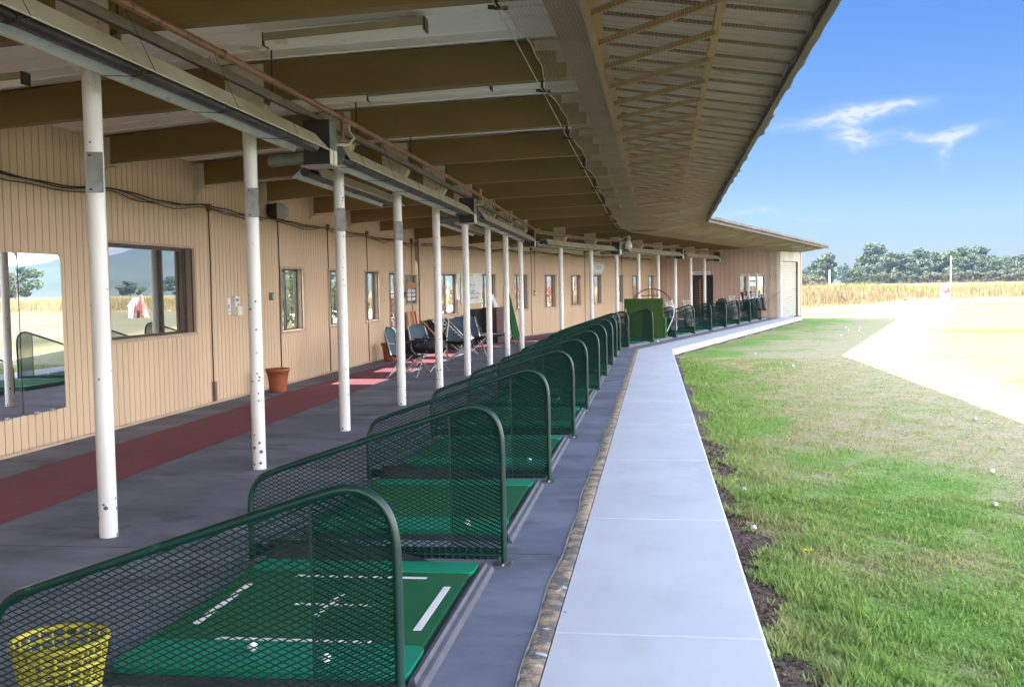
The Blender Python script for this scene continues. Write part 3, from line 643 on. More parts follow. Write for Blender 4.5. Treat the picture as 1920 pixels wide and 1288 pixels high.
# ================================================================== THE RANGE BUILDING
BLD = thing('driving_range_building', 'long open fronted driving range building with tan grooved siding, white posts and a wide roof', 'building', (-3, 12, 0))
def zt(x): return 3.31 + (x + 6.1) * .0704 if x < -3.4 else 3.50 + (x + 3.4) * .0235
def zb(x): return 3.02 + (x + 6.1) * .056 if x < -3.4 else 3.17 + (x + 3.4) * .029
def drop(s): return .005 * (min(max(s, 8), 14) - 8) + .020 * (min(max(s, 14), 28) - 14)
def xe(s): return 1.10 + .10 * min(max((s - 6) / 19.4, 0), 1)
def ze(s): return 3.30 - .24 * min(max((s - 6) / 19.4, 0), 1)
def F1(s, d, z): return (wallx(s) - d, s, z)
def F2(s, d, z): return W2(WX2 - d, s, z)
def FE(s, d, z): return W2(s, 21.9 + d, z)
def FR(s, d, z): return (F1, F2)
def fbox(b, P, s0, s1, d0, d1, z0, z1, mi=0):
    b.hexa([P(s0, d0, z0), P(s1, d0, z0), P(s1, d1, z0), P(s0, d1, z0)], [P(s0, d0, z1), P(s1, d0, z1), P(s1, d1, z1), P(s0, d1, z1)], mi)
def wall(P, s0, s1, top, holes, pitch, gap, matn, name):
    b = MB(); core = MB()
    def spans(a, c):
        """vertical free spans of the strip a..c"""
        z = [(0.0, top(a) if callable(top) else top)]
        for (h0, h1, z0, z1) in holes:
            if a >= h0 - 1e-4 and c <= h1 + 1e-4:
                z = [q for (p, r_) in z for q in ((p, min(r_, z0)), (max(p, z1), r_)) if q[1] - q[0] > .005]
        return z
    cuts = sorted({s0, s1} | {h[0] for h in holes} | {h[1] for h in holes})
    s = s0
    while s < s1 - .01:
        e = min(s + pitch - gap, s1); sp = [s] + [q for q in cuts if s + .004 < q < e - .004] + [e]
        for a, c in zip(sp[:-1], sp[1:]):
            for (z0, z1) in spans(a, c): fbox(b, P, a, c, 0, .018, z0 + (.012 if z0 == 0 else 0), z1)
        s += pitch
    for a, c in zip(cuts[:-1], cuts[1:]):
        n = max(1, int((c - a) / .6))
        for i in range(n):
            a2, c2 = a + (c - a) * i / n, a + (c - a) * (i + 1) / n
            for (z0, z1) in spans(a2, c2):
                fbox(core, P, a2, c2, .0205, .04, z0, z1, 0); fbox(core, P, a2, c2, .0405, .17, z0, z1, 1)
    fbox(core, P, s0, s1, -.012, .0, 0, .03, 2)
    w_ = b.build(name, matn, BLD); core.build('wall_core', ['siding_gap', 'reveal', 'trim_tan'], w_)
    return w_
def window(P, h, glass, mull, wall_o, label=None, sill=True):
    s0, s1, z0, z1 = h
    b = MB(); e = .004
    t = .032
    for (a, c, p, q) in ((s0 - t, s1 + t, z1, z1 + t), (s0 - t, s1 + t, z0 - t, z0), (s0 - t, s0, z0, z1), (s1, s1 + t, z0, z1)): fbox(b, P, a, c, -.014, -.001, p, q, 0)
    f = b.build('window', ['trim_tan'], BLD)
    if label: f['label'] = label
    b = MB(); r = .038
    for (a, c, p, q) in ((s0 + e, s1 - e, z1 - r, z1 - e), (s0 + e, s1 - e, z0 + e, z0 + r), (s0 + e, s0 + r, z0 + r, z1 - r), (s1 - r, s1 - e, z0 + r, z1 - r)): fbox(b, P, a, c, .11, .15, p, q)
    for mu in mull: fbox(b, P, mu - .022, mu + .022, .10, .145, z0 + r + .001, z1 - r - .001)
    b.build('frame', 'frame_dark', f)
    b = MB(); fbox(b, P, s0 + r * .6, s1 - r * .6, .128, .133, z0 + r * .6, z1 - r * .6); b.build('pane', glass, f)
    b = MB(); fbox(b, P, s0 + .002, s1 - .002, .003, .109, z0 + .001, z0 + .012); b.build('sill', 'trim_tan', f)
    return f
H1 = [(11.46, 13.65, 1.0, 2.13)] + [(a, a + 1.05, .865, 1.915) for a in (16.85, 19.25, 21.66)] + [(23.55, 24.55, .30, 1.905)]
S1W_END = 25.4 - (wallx(25) + .5) * T75
w1 = wall(F1, -11.5, S1W_END, lambda q: 3.37 - drop(q), H1, .1255, .012, 'siding', 'back_wall')
window(F1, H1[0], 'glass_reflective', [12.95], w1, 'wide window reflecting the sunlit range')
for h in H1[1:]: window(F1, h, 'glass_clear', [h[0] + .47], w1)
H2 = [(a, a + 1.05, .83, 1.9) for a in (.42, 2.95, 5.42, 7.93, 10.5, 12.85, 15.7, 18.0, 20.4)]
w2 = wall(F2, (WX2 + .5) * T75, 25.6, lambda q: 3.37 - drop(25.4 + max(q, 0)), H2, .1255, .012, 'siding', 'back_wall')
for h in H2: window(F2, h, 'glass_clear', [h[0] + .47], w2)
# end wall of section two with wide boards
DOOR = (-4.32, -3.38, .02, 1.9)
w3 = wall(FE, -5.86, -1.02, 3.06, [DOOR], .2, .012, 'end_siding', 'end_wall')
b = MB(); fbox(b, FE, DOOR[0] + .03, DOOR[1] - .03, .2, .24, .0, 1.88); d_ = b.build('door', 'box_black', BLD)
b = MB()
for i in range(15): fbox(b, FE, DOOR[0] + .08, DOOR[1] - .32, .185, .198, .3 + i * .105, .312 + i * .105)
for a in (.30, .56): fbox(b, FE, DOOR[0] + a, DOOR[0] + a + .035, .17, .184, .1, 1.72)
b.build('door_slats', 'wood_orange', d_)
b = MB(); fbox(b, FE, DOOR[0] + .03, DOOR[1] - .12, -.03, -.002, 1.92, 2.05); sgn = b.build('door_sign', 'sign_white', BLD)
b = MB()
for i in range(13): fbox(b, FE, DOOR[0] + .12 + i * .05, DOOR[0] + .155 + i * .05, -.034, -.031, 1.955, 2.01 - .012 * (i % 2))
b.build('lettering', 'sign_ink', sgn)
# corner panels, return wall with the roller shutter
A_ = Vector((5.235, 46.71, 0)); B_ = Vector((6.38, 49.30, 0)); dv = (B_ - A_).normalized(); nv = Vector((dv.y, -dv.x, 0)); SL = (B_ - A_).length
def FS(s, d, z): p = A_ + dv * s - nv * d; return (p.x, p.y, z)
b = MB()
for i, (a, c, mi) in enumerate(((-1.01, -.955, 1), (-.95, -.84, 0), (-.835, -.73, 0), (-.725, -.665, 0), (-.66, -.56, 1), (-.555, -.50, 1))): fbox(b, FE, a, c, (0, -.03, -.02, -.03, -.05, -.02)[i], .2, .006, 2.98, mi)
b.build('corner_panel', ['trim_tan', 'white_dirty'], BLD)
b = MB(); fbox(b, FS, -.05, .08, 0, .25, 0, 2.93, 1); fbox(b, FS, .081, SL - .42, -.01, .25, 2.42, 2.93, 1)
fbox(b, FS, SL - .42, SL, 0, .25, 0, 2.9, 0); fbox(b, FS, SL - .12, SL - .04, -.02, -.001, 0, 2.9, 0)
b.build('shutter_wall', ['trim_tan', 'white_dirty'], BLD)
b = MB(); z = .02
while z < 2.42:
    z1 = min(z + .085, 2.42); s0_, s1_ = .081, SL - .56
    b.hexa([FS(s0_, .08, z), FS(s1_, .08, z), FS(s1_, .12, z), FS(s0_, .12, z)], [FS(s0_, .055, z1 - .012), FS(s1_, .055, z1 - .012), FS(s1_, .12, z1 - .012), FS(s0_, .12, z1 - .012)]); z += .085
sh = b.build('roller_shutter', 'shutter', BLD)
b = MB(); fbox(b, FS, SL - .555, SL - .50, .02, .2, .01, 2.42); fbox(b, FS, SL - .499, SL - .421, -.005, .24, .01, 2.42, 1); b.build('guide_rail', ['frame_dark', 'trim_tan'], sh)
b = MB(); q0 = FS(SL, 0, 0); q1 = W2(-5.9, 25.6); b.prism([(q0[0], q0[1], GZ), (q1[0], q1[1], GZ), (q1[0], q1[1], 3.1), (q0[0], q0[1], 2.9)], (.05, .15, 0)); b.build('gable_wall', 'trim_tan', BLD)

# posts with dark steel plates
def post(P, lab=None, plate=True, z_top=3.1):
    x, y = P[0], P[1]; b = MB(); b.tube([(x, y, 0), (x, y, z_top)], .058, 20); o = b.build('post', 'post_white', BLD)
    return o
def rot2(cx, cy, a):
    ca, sa = math.cos(a), math.sin(a); return lambda x, y, z: (cx + x * ca - y * sa, cy + x * sa + y * ca, z)
posts = [((postx(y), y), 0) for y in POSTY] + [(W2(-3.2, y)[:2], -R(15)) for y in POSTY2]
for i, ((x, y), a) in enumerate(posts):
    dp = drop(y) if a == 0 else .31
    o = post((x, y), z_top=3.1 - dp); xf0 = rot2(x, y, a); xf = lambda q1, q2, q3, xf0=xf0, dp=dp: xf0(q1, q2, q3 - dp)
    if 1.0 < y < 15: 
        b = MB(); b.box((-.035, -.072, 2.18), (.062, -.058, 2.43), 0, rot2(x, y, R(18)))
        pl = b.build('steel_plate', 'steel_plate', o)
        b = MB(); b.sphere(rot2(x, y, R(18))(-.012, -.074, 2.41), .008, 8); b.sphere(rot2(x, y, R(18))(-.012, -.074, 2.20), .008, 8); b.build('bolt', 'gap_dark', pl) if False else None
        if y < 12: b.build('post_bolts', 'gap_dark', o)
    zt_ = zb(x) if a == 0 else 3.17
    b = MB(); b.box((-.17, -.085, zt_ - .03), (.17, -.068, 3.47), 0, xf); b.box((-.17, .068, zt_ - .03), (.17, .085, 3.47), 0, xf); b.box((-.17, -.067, zt_ - .06), (.17, .067, zt_ - .032), 0, xf)
    b.hexa([xf(-.06, -.06, 2.93), xf(.06, -.06, 2.93), xf(.06, .06, 2.93), xf(-.06, .06, 2.93)], [xf(-.17, -.085, zt_ - .062), xf(.17, -.085, zt_ - .062), xf(.17, .085, zt_ - .062), xf(-.17, .085, zt_ - .062)])
    br = b.build('post_bracket', 'plate_beige', BLD)
    if -2 < y < 22:
        b = MB()
        for (bx, bz) in ((-.1, 3.22), (.11, 3.22), (-.1, 3.4), (.11, 3.4)): b.sphere(xf(bx, -.09, bz), .016, 8)
        b.build('bracket_bolts', 'plate_beige', br)
# beams
def beam(xf, dp):
    xf_ = xf; xf = lambda q1, q2, q3: xf_(q1, q2, q3 - dp)
    th = .065; prof = [(-6.12, zb(-6.1)), (-3.4, zb(-3.4)), (-.61, zb(-.61)), (-.61, zt(-.61) - .004), (-3.4, zt(-3.4) - .004), (-6.12, zt(-6.1) - .004)]
    b = MB(); b.prism([xf(p[0], -th, p[1]) for p in prof], Vector(xf(0, th, 0)) - Vector(xf(0, -th, 0))); o = b.build('beam', 'beam', BLD)
    # stepped end plate at the outer girder
    b = MB(); y0 = -th - .014
    b.box((-.98, y0, 3.47), (-.612, -th - .001, 3.556), 0, xf); b.box((-.80, y0, 3.37), (-.612, -th - .001, 3.4698), 0, xf); b.box((-.72, y0 - .002, 3.235), (-.612, -th - .001, 3.3698), 0, xf)
    for (bx, bz) in ((-.93, 3.51), (-.66, 3.51), (-.66, 3.42), (-.66, 3.3)): b.sphere(xf(bx, y0, bz), .014, 6)
    b.build('end_plate', 'plate_beige', o)
    # shoe on the wall
    b = MB(); b.prism([xf(-6.19, -th - .012, 3.30), xf(-6.02, -th - .012, 3.30), xf(-6.02, -th - .012, 2.99), xf(-6.05, -th - .012, 2.97), xf(-6.19, -th - .012, 2.74)], Vector(xf(0, .011, 0)) - Vector(xf(0, 0, 0)))
    b.box((-6.19, -th - .03, 2.985), (-5.97, th + .03, 2.997), 0, xf)
    for (bx, bz) in ((-6.1, 3.22), (-6.1, 3.1)): b.sphere(xf(bx, -th - .014, bz), .016, 6)
    b.build('wall_shoe', 'plate_beige', o)
for y in POSTY[:-1]: beam(lambda x, t, z, y=y: (x, y + t, z), drop(y))
def bis(x, t, z): return (P0[0] + (x + .5) * math.cos(R(7.5)) + t * math.sin(R(7.5)), P0[1] - (x + .5) * math.sin(R(7.5)) + t * math.cos(R(7.5)), z)
beam(bis, drop(25.4))
for y in POSTY2[:]: beam(lambda x, t, z, y=y: W2(x, y + t, z), drop(25.4 + y))
# roof underside, ribbed across
def sheet(fx, ss, ribs, name, mats, mi=0, up=0):
    """fx(s) -> list of (x, z) across; ss: stations; ribs(s) -> z offset"""
    b = MB(); rows = []
    for s, off in ss: rows.append([U(x, s, z + off + up) for (x, z) in fx(s)])
    n = len(rows[0]); b.add([p for r_ in rows for p in r_], [(j * n + i, (j + 1) * n + i, (j + 1) * n + i + 1, j * n + i + 1) for j in range(len(rows) - 1) for i in range(n - 1)], mi); return b
ss = []; s = -12.0
while s < 50.4: ss += [(s, 0), (s + .262, 0), (s + .270, -.014), (s + .292, -.014), (s + .2999, 0)]; s += .3
b = sheet(lambda s: [(-6.55, zt(-6.55) - drop(s)), (-3.4, zt(-3.4) - drop(s)), (-.61, zt(-.61) - drop(s))], ss, None, '', '', up=.018)
b.build('ceiling_deck', 'deck', BLD)
ss2 = []; s = -12.0
while s < 50.4: ss2 += [(s, 0), (s + .10, 0), (s + .115, -.007), (s + .135, -.007), (s + .1499, 0)]; s += .15
b = sheet(lambda s: [(-.60, zt(-.61) + .02 - drop(s)), (xe(s), ze(s) + .02)], ss2, None, '', ''); b.build('overhang_deck', 'deck_outer', BLD)
ss3 = [(s, 0) for s in (-12, -6, 0, 6, 8, 12, 16, 20, 25.4, 28, 34, 42, 50.3)]
b = sheet(lambda s: [(-6.62, 3.2 - drop(s)), (-6.6, zt(-6.6) + .10 - drop(s)), (-3.4, zt(-3.4) + .10 - drop(s)), (-.61, zt(-.61) + .04 - drop(s)), (xe(s) + .012, ze(s) + .045), (xe(s) + .012, ze(s) - .004)], ss3, None, '', ''); b.build('roof', 'fascia', BLD)
# outer girder, purlins, ribs, braces
b = MB()
for a, c in zip(ss3[:-1], ss3[1:]):
    a, c = a[0], c[0]
    for (x0, x1, z0, z1, mi) in ((-.60, -.585, 3.262, 3.54, 0), (-.66, -.52, 3.238, 3.2615, 0), (-.44, -.40, 3.20, 3.50, 1), (-.5198, -.4402, 3.245, 3.5, 0)):
        da, dc = drop(a), drop(c)
        b.hexa([U(x0, a, z0 - da), U(x1, a, z0 - da), U(x1, c, z0 - dc), U(x0, c, z0 - dc)], [U(x0, a, z1 - da), U(x1, a, z1 - da), U(x1, c, z1 - dc), U(x0, c, z1 - dc)], mi)
b.build('outer_girder', ['girder', 'purlin'], BLD)
def xo(s, t): x = -.39 + (xe(s) - .03 + .39) * t; zz = 3.56 - drop(s); return x, zz + (x + .6) / (xe(s) + .6) * (ze(s) - zz)
def bar(b, p, q, w_, h_, mi=0):
    p, q = Vector(p), Vector(q); t = (q - p).normalized(); sd_ = t.cross(Vector((0, 0, 1))).normalized() * w_ / 2; u_ = sd_.cross(t).normalized() * h_ / 2
    b.hexa([p - sd_ - u_, p + sd_ - u_, q + sd_ - u_, q - sd_ - u_], [p - sd_ + u_, p + sd_ + u_, q + sd_ + u_, q - sd_ + u_], mi)
for t_, w_, mn_ in ((.55, .05, 'purlin'), (.985, .05, 'purlin_dark')):
    b = MB()
    for a, c in zip(ss3[:-1], ss3[1:]):
        a, c = a[0], c[0]; (x0, z0), (x1, z1) = xo(a, t_), xo(c, t_); bar(b, U(x0, a, z0 - .085), U(x1, c, z1 - .085), w_, .06)
    b.build('longitudinal_purlin', mn_, BLD)
s = -3.0; k_ = 0
while s < 22 and k_ < 60:
    b = MB(); (x0, z0), (x1, z1) = xo(s, 0), xo(s, .97); bar(b, U(x0, s, z0 - .03), U(x1, s, z1 - .02), .03, .022); b.build('roof_rib', 'purlin_dark', BLD); s += .49; k_ += 1
s = 2.5
while s < 23:
    b = MB(); (x1, z1) = xo(s, .55); bar(b, U(-.42, s + 1.02, 3.27 - drop(s)), U(x1, s, z1 - .125), .03, .04); b.build('brace', 'purlin', BLD); s += .85
# gutter-like outer lip with torn ends
b = MB(); s = -11.0; pr = None
while s < 50:
    j = .012 * rng.normal(); c = [U(xe(s) - .02, s, ze(s) - .035 + j * .5), U(xe(s) + .03 + j, s, ze(s) - .025), U(xe(s) + .035 + j, s, ze(s) + .03)]
    if pr: b.add(pr + c, [(0, 1, 4, 3), (1, 2, 5, 4)])
    pr = c; s += .3
b.build('eave_trim', 'fascia', BLD)

# ================================================================== NET under the overhang
def znet(s): return 3.19 - .31 * min(max((s - 7) / 14, 0), 1) - (.05 if s > 26 else 0)
SN0, SN1 = 1.0, 50.3
def net_pt(s, v):
    sc_ = abs(math.sin(math.pi * (s - 1.45) / 2.44)) if s < 25.4 else abs(math.sin(math.pi * (s - 25.4 - 2.2) / 2.45))
    xi = -.90 + .075 * sc_ ** .8 + .006 * math.sin(s * 9); x2 = xe(s) - .105
    wr = .012 * math.sin(s * 2.1 + v * 3) + .006 * math.sin(s * 6.7 + v * 5)
    x = xi + (x2 - xi) * v; z = znet(s) + (ze(s) - .05 - znet(s)) * v - (.07 + .05 * sc_) * 4 * v * (1 - v) * .55 + wr * math.sin(v * 3.14)
    z -= .02 * sc_ * (1 - v)
    return U(x, s, z)
NS, NV = 420, 14
sg = np.linspace(SN0, SN1, NS); vg = np.linspace(0, 1, NV); G = np.array([[net_pt(a, c) for c in vg] for a in sg])
def samp(s, v):
    a = (s - SN0) / (SN1 - SN0) * (NS - 1); i = np.clip(a.astype(int), 0, NS - 2); fa = (a - i)[..., None]
    c = v * (NV - 1); j = np.clip(c.astype(int), 0, NV - 2); fc = (c - j)[..., None]
    return (G[i, j] * (1 - fa) + G[i + 1, j] * fa) * (1 - fc) + (G[i, j + 1] * (1 - fa) + G[i + 1, j + 1] * fa) * fc
def strands(lines, r, o):
    """lines: (n, m, 3) polylines, o: (3, 3) offset directions -> triangular tubes"""
    n, m_, _ = lines.shape; v = (lines[:, :, None, :] + o[None, None] * r).reshape(-1, 3)
    base = (np.arange(n)[:, None, None] * m_ + np.arange(m_ - 1)[None, :, None]) * 3; j = np.arange(3)[None, None, :]; k = (j + 1) % 3
    f = np.stack([base + j, base + k, base + 3 + k, base + 3 + j], -1).reshape(-1, 4); return v, f
v_l = np.arange(SN0 + .02, SN1, .0245); vv_ = np.linspace(0, 1, 13)
S_, V_ = np.meshgrid(v_l, vv_, indexing='ij'); S_ = S_ + .012 * np.sin(V_ * 9 + S_ * 2)
l1 = samp(S_, V_); o1 = np.array([(0, 1, 0), (0, -.5, .866), (0, -.5, -.866)])
s_l = np.linspace(SN0 + .02, SN1 - .02, 330); nl = np.linspace(.0, 1, 78); V2_, S2_ = np.meshgrid(nl, s_l, indexing='ij'); l2 = samp(S2_, V2_); o2 = np.array([(1, 0, 0), (-.5, 0, .866), (-.5, 0, -.866)])
va, fa = strands(l1, .0012, o1); vb, fb = strands(l2, .0012, o2); V = np.concatenate([va, vb]); Fq = np.concatenate([fa, fb + len(va)])
me = bpy.data.meshes.new('net'); me.vertices.add(len(V)); me.vertices.foreach_set('co', V.reshape(-1)); me.loops.add(Fq.size); me.polygons.add(len(Fq))
me.loops.foreach_set('vertex_index', Fq.reshape(-1).astype(np.int32)); me.polygons.foreach_set('loop_start', (np.arange(len(Fq)) * 4).astype(np.int32)); me.update(calc_edges=True); setmat(me, 'net_tan')
NETT = thing('safety_net', 'tan string safety net slung under the roof overhang along the whole eave', 'net', (-.9, 1.0, 0))
link('netting', me, NETT)
b = MB(); b.tube([net_pt(s, 0) for s in np.arange(SN0 + .05, SN1, .12)], .0045, 5); b.build('edge_rope', 'net_tan', NETT)
b = MB(); b.tube([U(-.93, s, znet(s) + .01) for s in (1.5, 7, 14, 21, 25.4, 28, 38, 50)], .0045, 5); b.build('support_cable', 'wire_light', NETT)
b = MB(); pts = [Vector(net_pt(s, 1)) + Vector((.035 + .015 * math.sin(s * 5), 0, .0 + .02 * math.sin(s * 7.3))) for s in np.arange(SN0 + .05, SN1, .1)]; b.tube(pts, [.008 + .008 * abs(math.sin(i * 1.7)) * abs(math.sin(i * .37)) for i in range(len(pts))], 6); b.build('bunched_hem', 'girder', NETT)
for y in POSTY[4:-1]:
    b = MB(); c = Vector((-.93, y, znet(y) + .012)); b.tube([c + Vector((0, 0, .0)), c + Vector((0, 0, zb(-.93) - drop(y) - c.z))], .01, 6); b.tube([c + Vector((-.05, 0, 0)), c + Vector((.07, .01, -.01))], .013, 6); b.sphere(c, .022, 8); b.build('clip', 'wire', NETT)

# ================================================================== HEATERS
def zh(s): return 2.80 - .0125 * (min(s, 28) - 7.5)
def hood_profile(xc, w_=.165, h_=.13): return [(xc - w_, 0), (xc - .065, h_), (xc + .065, h_), (xc + w_, 0)]
def line_s(s0, s1, st=1.2):
    n = max(1, int((s1 - s0) / st)); l = [s0 + (s1 - s0) * i / n for i in range(n + 1)]
    if s0 < 25.4 < s1: l.append(25.4); l.sort()
    return l
def heater(s0, s1, xc, box, left, label):
    t = thing('tube_heater', label, 'heater', U(xc, (s0 + s1) / 2, zh((s0 + s1) / 2)), 0, 'radiant tube heaters hung along the posts')
    def hood(x_, a, c, nm):
        b = MB(); pr = hood_profile(x_); ls = line_s(a, c); th = .004
        for o_, flip in ((0, 0), (th, 1)):
            rows = []
            for k, s in enumerate(ls):
                sh_ = .10 if (k == 0 or k == len(ls) - 1) else 0
                rows += [U(x, s + (sh_ * (1 if k == 0 else -1) * (z > .05)), zh(s) + z + o_ - .0) for (x, z) in pr]
            b.add(rows, [(j * 4 + i, (j + 1) * 4 + i, (j + 1) * 4 + i + 1, j * 4 + i + 1) for j in range(len(ls) - 1) for i in range(3)], 1 if not flip else 0)
        for sgn_ in (-1, 1):   # rolled lips
            b.tube([U(x_ + sgn_ * .165, s, zh(s)) for s in ls], .006, 5, 0)
        return b.build(nm, ['hood', 'hood_in'], t)
    def tube(x_, a, c):
        b = MB(); b.tube([U(x_, s, zh(s) + .045) for s in line_s(a - .05, c + .05)], .05, 12)
        s = a + .6
        while s < c: b.tube([U(x_, s - .02, zh(s) + .045), U(x_, s + .02, zh(s) + .045)], .054, 12); s += 1.22
        b.build('burner_tube', 'tube_dark', t)
    hood(xc, s0, s1, 'reflector'); tube(xc, s0, s1)
    if left: hood(xc - .68, left[0], left[1], 'reflector'); tube(xc - .68, left[0], left[1])
    b = MB()
    s = s0 + .5
    while s < s1:
        b = MB(); p = [U(xc - .17, s, zh(s) - .006), U(xc, s + .03, zh(s) - .012), U(xc + .17, s, zh(s) - .004)]; b.tube(p, .0025, 4)
        b.tube([U(xc + .17, s, zh(s)), U(xc + .05, s - .15, 3.2 - drop(s))], .0022, 4); b.tube([U(xc - .17, s + .05, zh(s)), U(xc - .05, s + .05, 3.2 - drop(s))], .0022, 4); s += 1.22
        b.build('hanger_wire', 'wire', t)
    if box:
        z0 = zh(box) - .09; x0, x1 = xc - .16, xc + .09
        def xf(x, y, z): return U(x, y, z)
        b = MB(); b.box((x0, box, z0), (x1, box + .22, z0 + .40), 0, xf); bx = b.build('burner_box', 'box_black', t)
        b = MB(); b.box((x1 + .0005, box + .004, z0 + .14), (x1 + .004, box + .216, z0 + .395), 0, xf); b.build('side_cover', 'box_green', bx)
        b = MB(); b.box((x1 + .0005, box + .004, z0 + .005), (x1 + .004, box + .10, z0 + .135), 0, xf); b.box((x1 + .0005, box + .125, z0 + .005), (x1 + .004, box + .216, z0 + .135), 0, xf); b.build('rating_label', 'label_white', bx)
        b = MB(); b.box((x0 - .02, box - .03, z0 - .016), (x1 + .02, box + .24, z0 - .002), 0, xf); b.build('bottom_plate', 'bolt', bx)
        b = MB(); b.tube([U(x0 - .35, box + .06, z0 + .05), U(x0, box + .06, z0 + .07)], .055, 12); b.build('duct', 'box_green', bx)
        b = MB(); hx = -2.9; b.tube([U(hx, box + .5, 3.19 - .02), U(hx, box + .52, 3.05), U(hx + .05, box + .5, 2.98), U(hx + .02, box + .42, 2.91), U(hx - .08, box + .32, 2.90), U(x1 - .02, box + .25, 2.93)], .014, 8); b.build('gas_hose', 'plate_beige', bx)
        b = MB(); b.tube([U(hx, box + .3, 3.19), U(hx, box + .3, 2.97)], .018, 8); b.build('drip_leg', 'copper_pipe', bx)
        # round end disc of the next reflector
        b = MB(); c = U(xc + .02, box + .34, z0 + .12); c2 = U(xc + .02, box + .36, z0 + .12); b.tube([c, c2], .1, 18); b.build('end_disc', 'box_green', bx)
heater(-2.0, 9.1, -3.025, 9.32, (-1.0, 3.0), 'long beige tube heater overhead nearest the camera, black burner box at its far end')
heater(9.7, 16.6, -3.025, 16.9, (10.9, 14.6), 'beige tube heater running past the third, fourth and fifth posts from the left')
heater(17.4, 25.0, -3.0, 25.1, (18.2, 21.9), 'beige tube heater running up to the bend of the post row')
heater(25.9, 31.6, -2.95, 32.0, (27.0, 31.0), 'first straight tube heater beyond the bend, above the small green notice')
heater(32.8, 39.6, -2.95, 39.75, (33.5, 38.0), 'tube heater beyond the bend above the turf covered board')
heater(40.3, 46.1, -2.95, 46.2, None, 'farthest tube heater, ending in front of the pinkish end wall')
# rail and gas pipe
g_ = thing('gas_pipe', 'rust brown gas pipe running under the beams beside the heaters', 'pipe', (-2.9, 7, 3.19))
def zc(s): return min(zc0(s), 3.15 - drop(s))
def zc0(s): return 3.19 if s < 7 else (3.19 - .008 * (s - 7) if s < 17 else (3.11 - .02 * (s - 17) if s < 25 else 2.95 - .002 * (s - 25)))
b = MB(); ls = [-3, 0, 4, 7, 10, 13, 17, 21, 25.4, 28, 36, 45.5]; b.tube([U(-2.9, s, zc(s)) for s in ls], .026, 12); b.build('pipe', 'copper_pipe', g_)
for s in (2.2, 4.9, 6.9, 9.6, 12.1, 14.6, 17.1, 19.5, 22.0, 24.4): b = MB(); b.tube([U(-2.9, s - .02, zc(s)), U(-2.9, s + .02, zc(s))], .033, 12); b.build('coupling', 'copper_pipe', g_)
g_ = thing('sliding_rail', 'grey olive steel channel rail hung under the beams between gas pipe and heaters', 'rail', (-3.1, 7, 3.17))
b = MB()
for a, c in zip(ls[:-1], ls[1:]): bar(b, U(-3.1, a, zc(a) - .012), U(-3.1, c, zc(c) - .012), .045, .044, 0); bar(b, U(-3.145, a, zc(a) - .03), U(-3.145, c, zc(c) - .03), .02, .012, 1)
b.build('channel', ['rail', 'wire'], g_)
b = MB()
for y in POSTY[2:]: b.tube([(-3.1, y - .4, zc(y)), (-3.1, y - .4, zt(-3.1) - drop(y))], .008, 6)
b.build('rail_hangers', 'wire', g_)

# ================================================================== ON THE WALL
# bundle of cables sagging between beam shoes
cb = thing('cable_bundle', 'black and tan cables sagging along the top of the back wall', 'cable', (-6.1, 9, 2.7))
for k in range(4):
    b = MB(); pts = []; s = 2.0
    while s < 25.2 + 21:
        ph = (s - 1.45) / 2.44; sag = .045 * abs(math.sin(math.pi * ph)) * (1 + .25 * k); jit = .012 * math.sin(s * (2.3 + k) + k * 2) + .006 * math.sin(s * 7.1 + k)
        x = wallx(s) + .035 if s < 25.4 else WX2 + .035
        pts.append(U(x + .008 * k, s, 2.755 - drop(s) * .35 - sag + jit - .012 * k)); s += .15
    b.tube(pts, (.009, .007, .006, .006)[k], 5); b.build('cable', ('wire', 'wire', 'wire_light', 'wire')[k], cb)
for i, (s, zb_) in enumerate(((13.74, .02), (16.28, .02), (18.72, .02), (21.2, .02), (24.95, .6), (29.6, 2.2), (32.6, .02), (37.6, .02), (42.0, .3))):
    x = (wallx(s) if s < 25.4 else WX2) + .018; t = thing('conduit', f'thin vertical conduit on the tan wall, {ORD[i]} from the left', 'conduit', U(x, s, 0), 0, 'conduits down the back wall')
    b = MB(); b.tube([U(x, s, 2.74), U(x, s + .02, 1.9), U(x, s, 1.0), U(x, s, zb_)], .0085, 6); b.build('tube', 'wire', t)
    b = MB(); b.box((x - .018, s - .035, 2.66), (x + .04, s + .035, 2.76), 0, lambda a, c, d: U(a, c, d)); b.build('junction_box', 'beam', t)
    if s == 13.74: b = MB(); b.box((x - .018, s - .03, .03), (x + .035, s + .03, .3), 0, lambda a, c, d: U(a, c, d)); b.build('outlet_box', 'girder', t)
# light switch boxes
for s, z, lb in ((16.35, 1.46, 'small round grey socket box on the wall left of the first narrow window'), (24.9, 1.4, 'small grey socket box beside the framed picture')):
    t = thing('socket_box', lb, 'socket', (wallx(s), s, z)); b = MB(); b.box((wallx(s), s - .04, z - .06), (wallx(s) + .055, s + .04, z + .06)); b.build('box', 'steel_plate', t)
    b = MB(); b.tube([(wallx(s) + .056, s, z), (wallx(s) + .062, s, z)], .034, 14); b.build('cover', 'chrome', t)
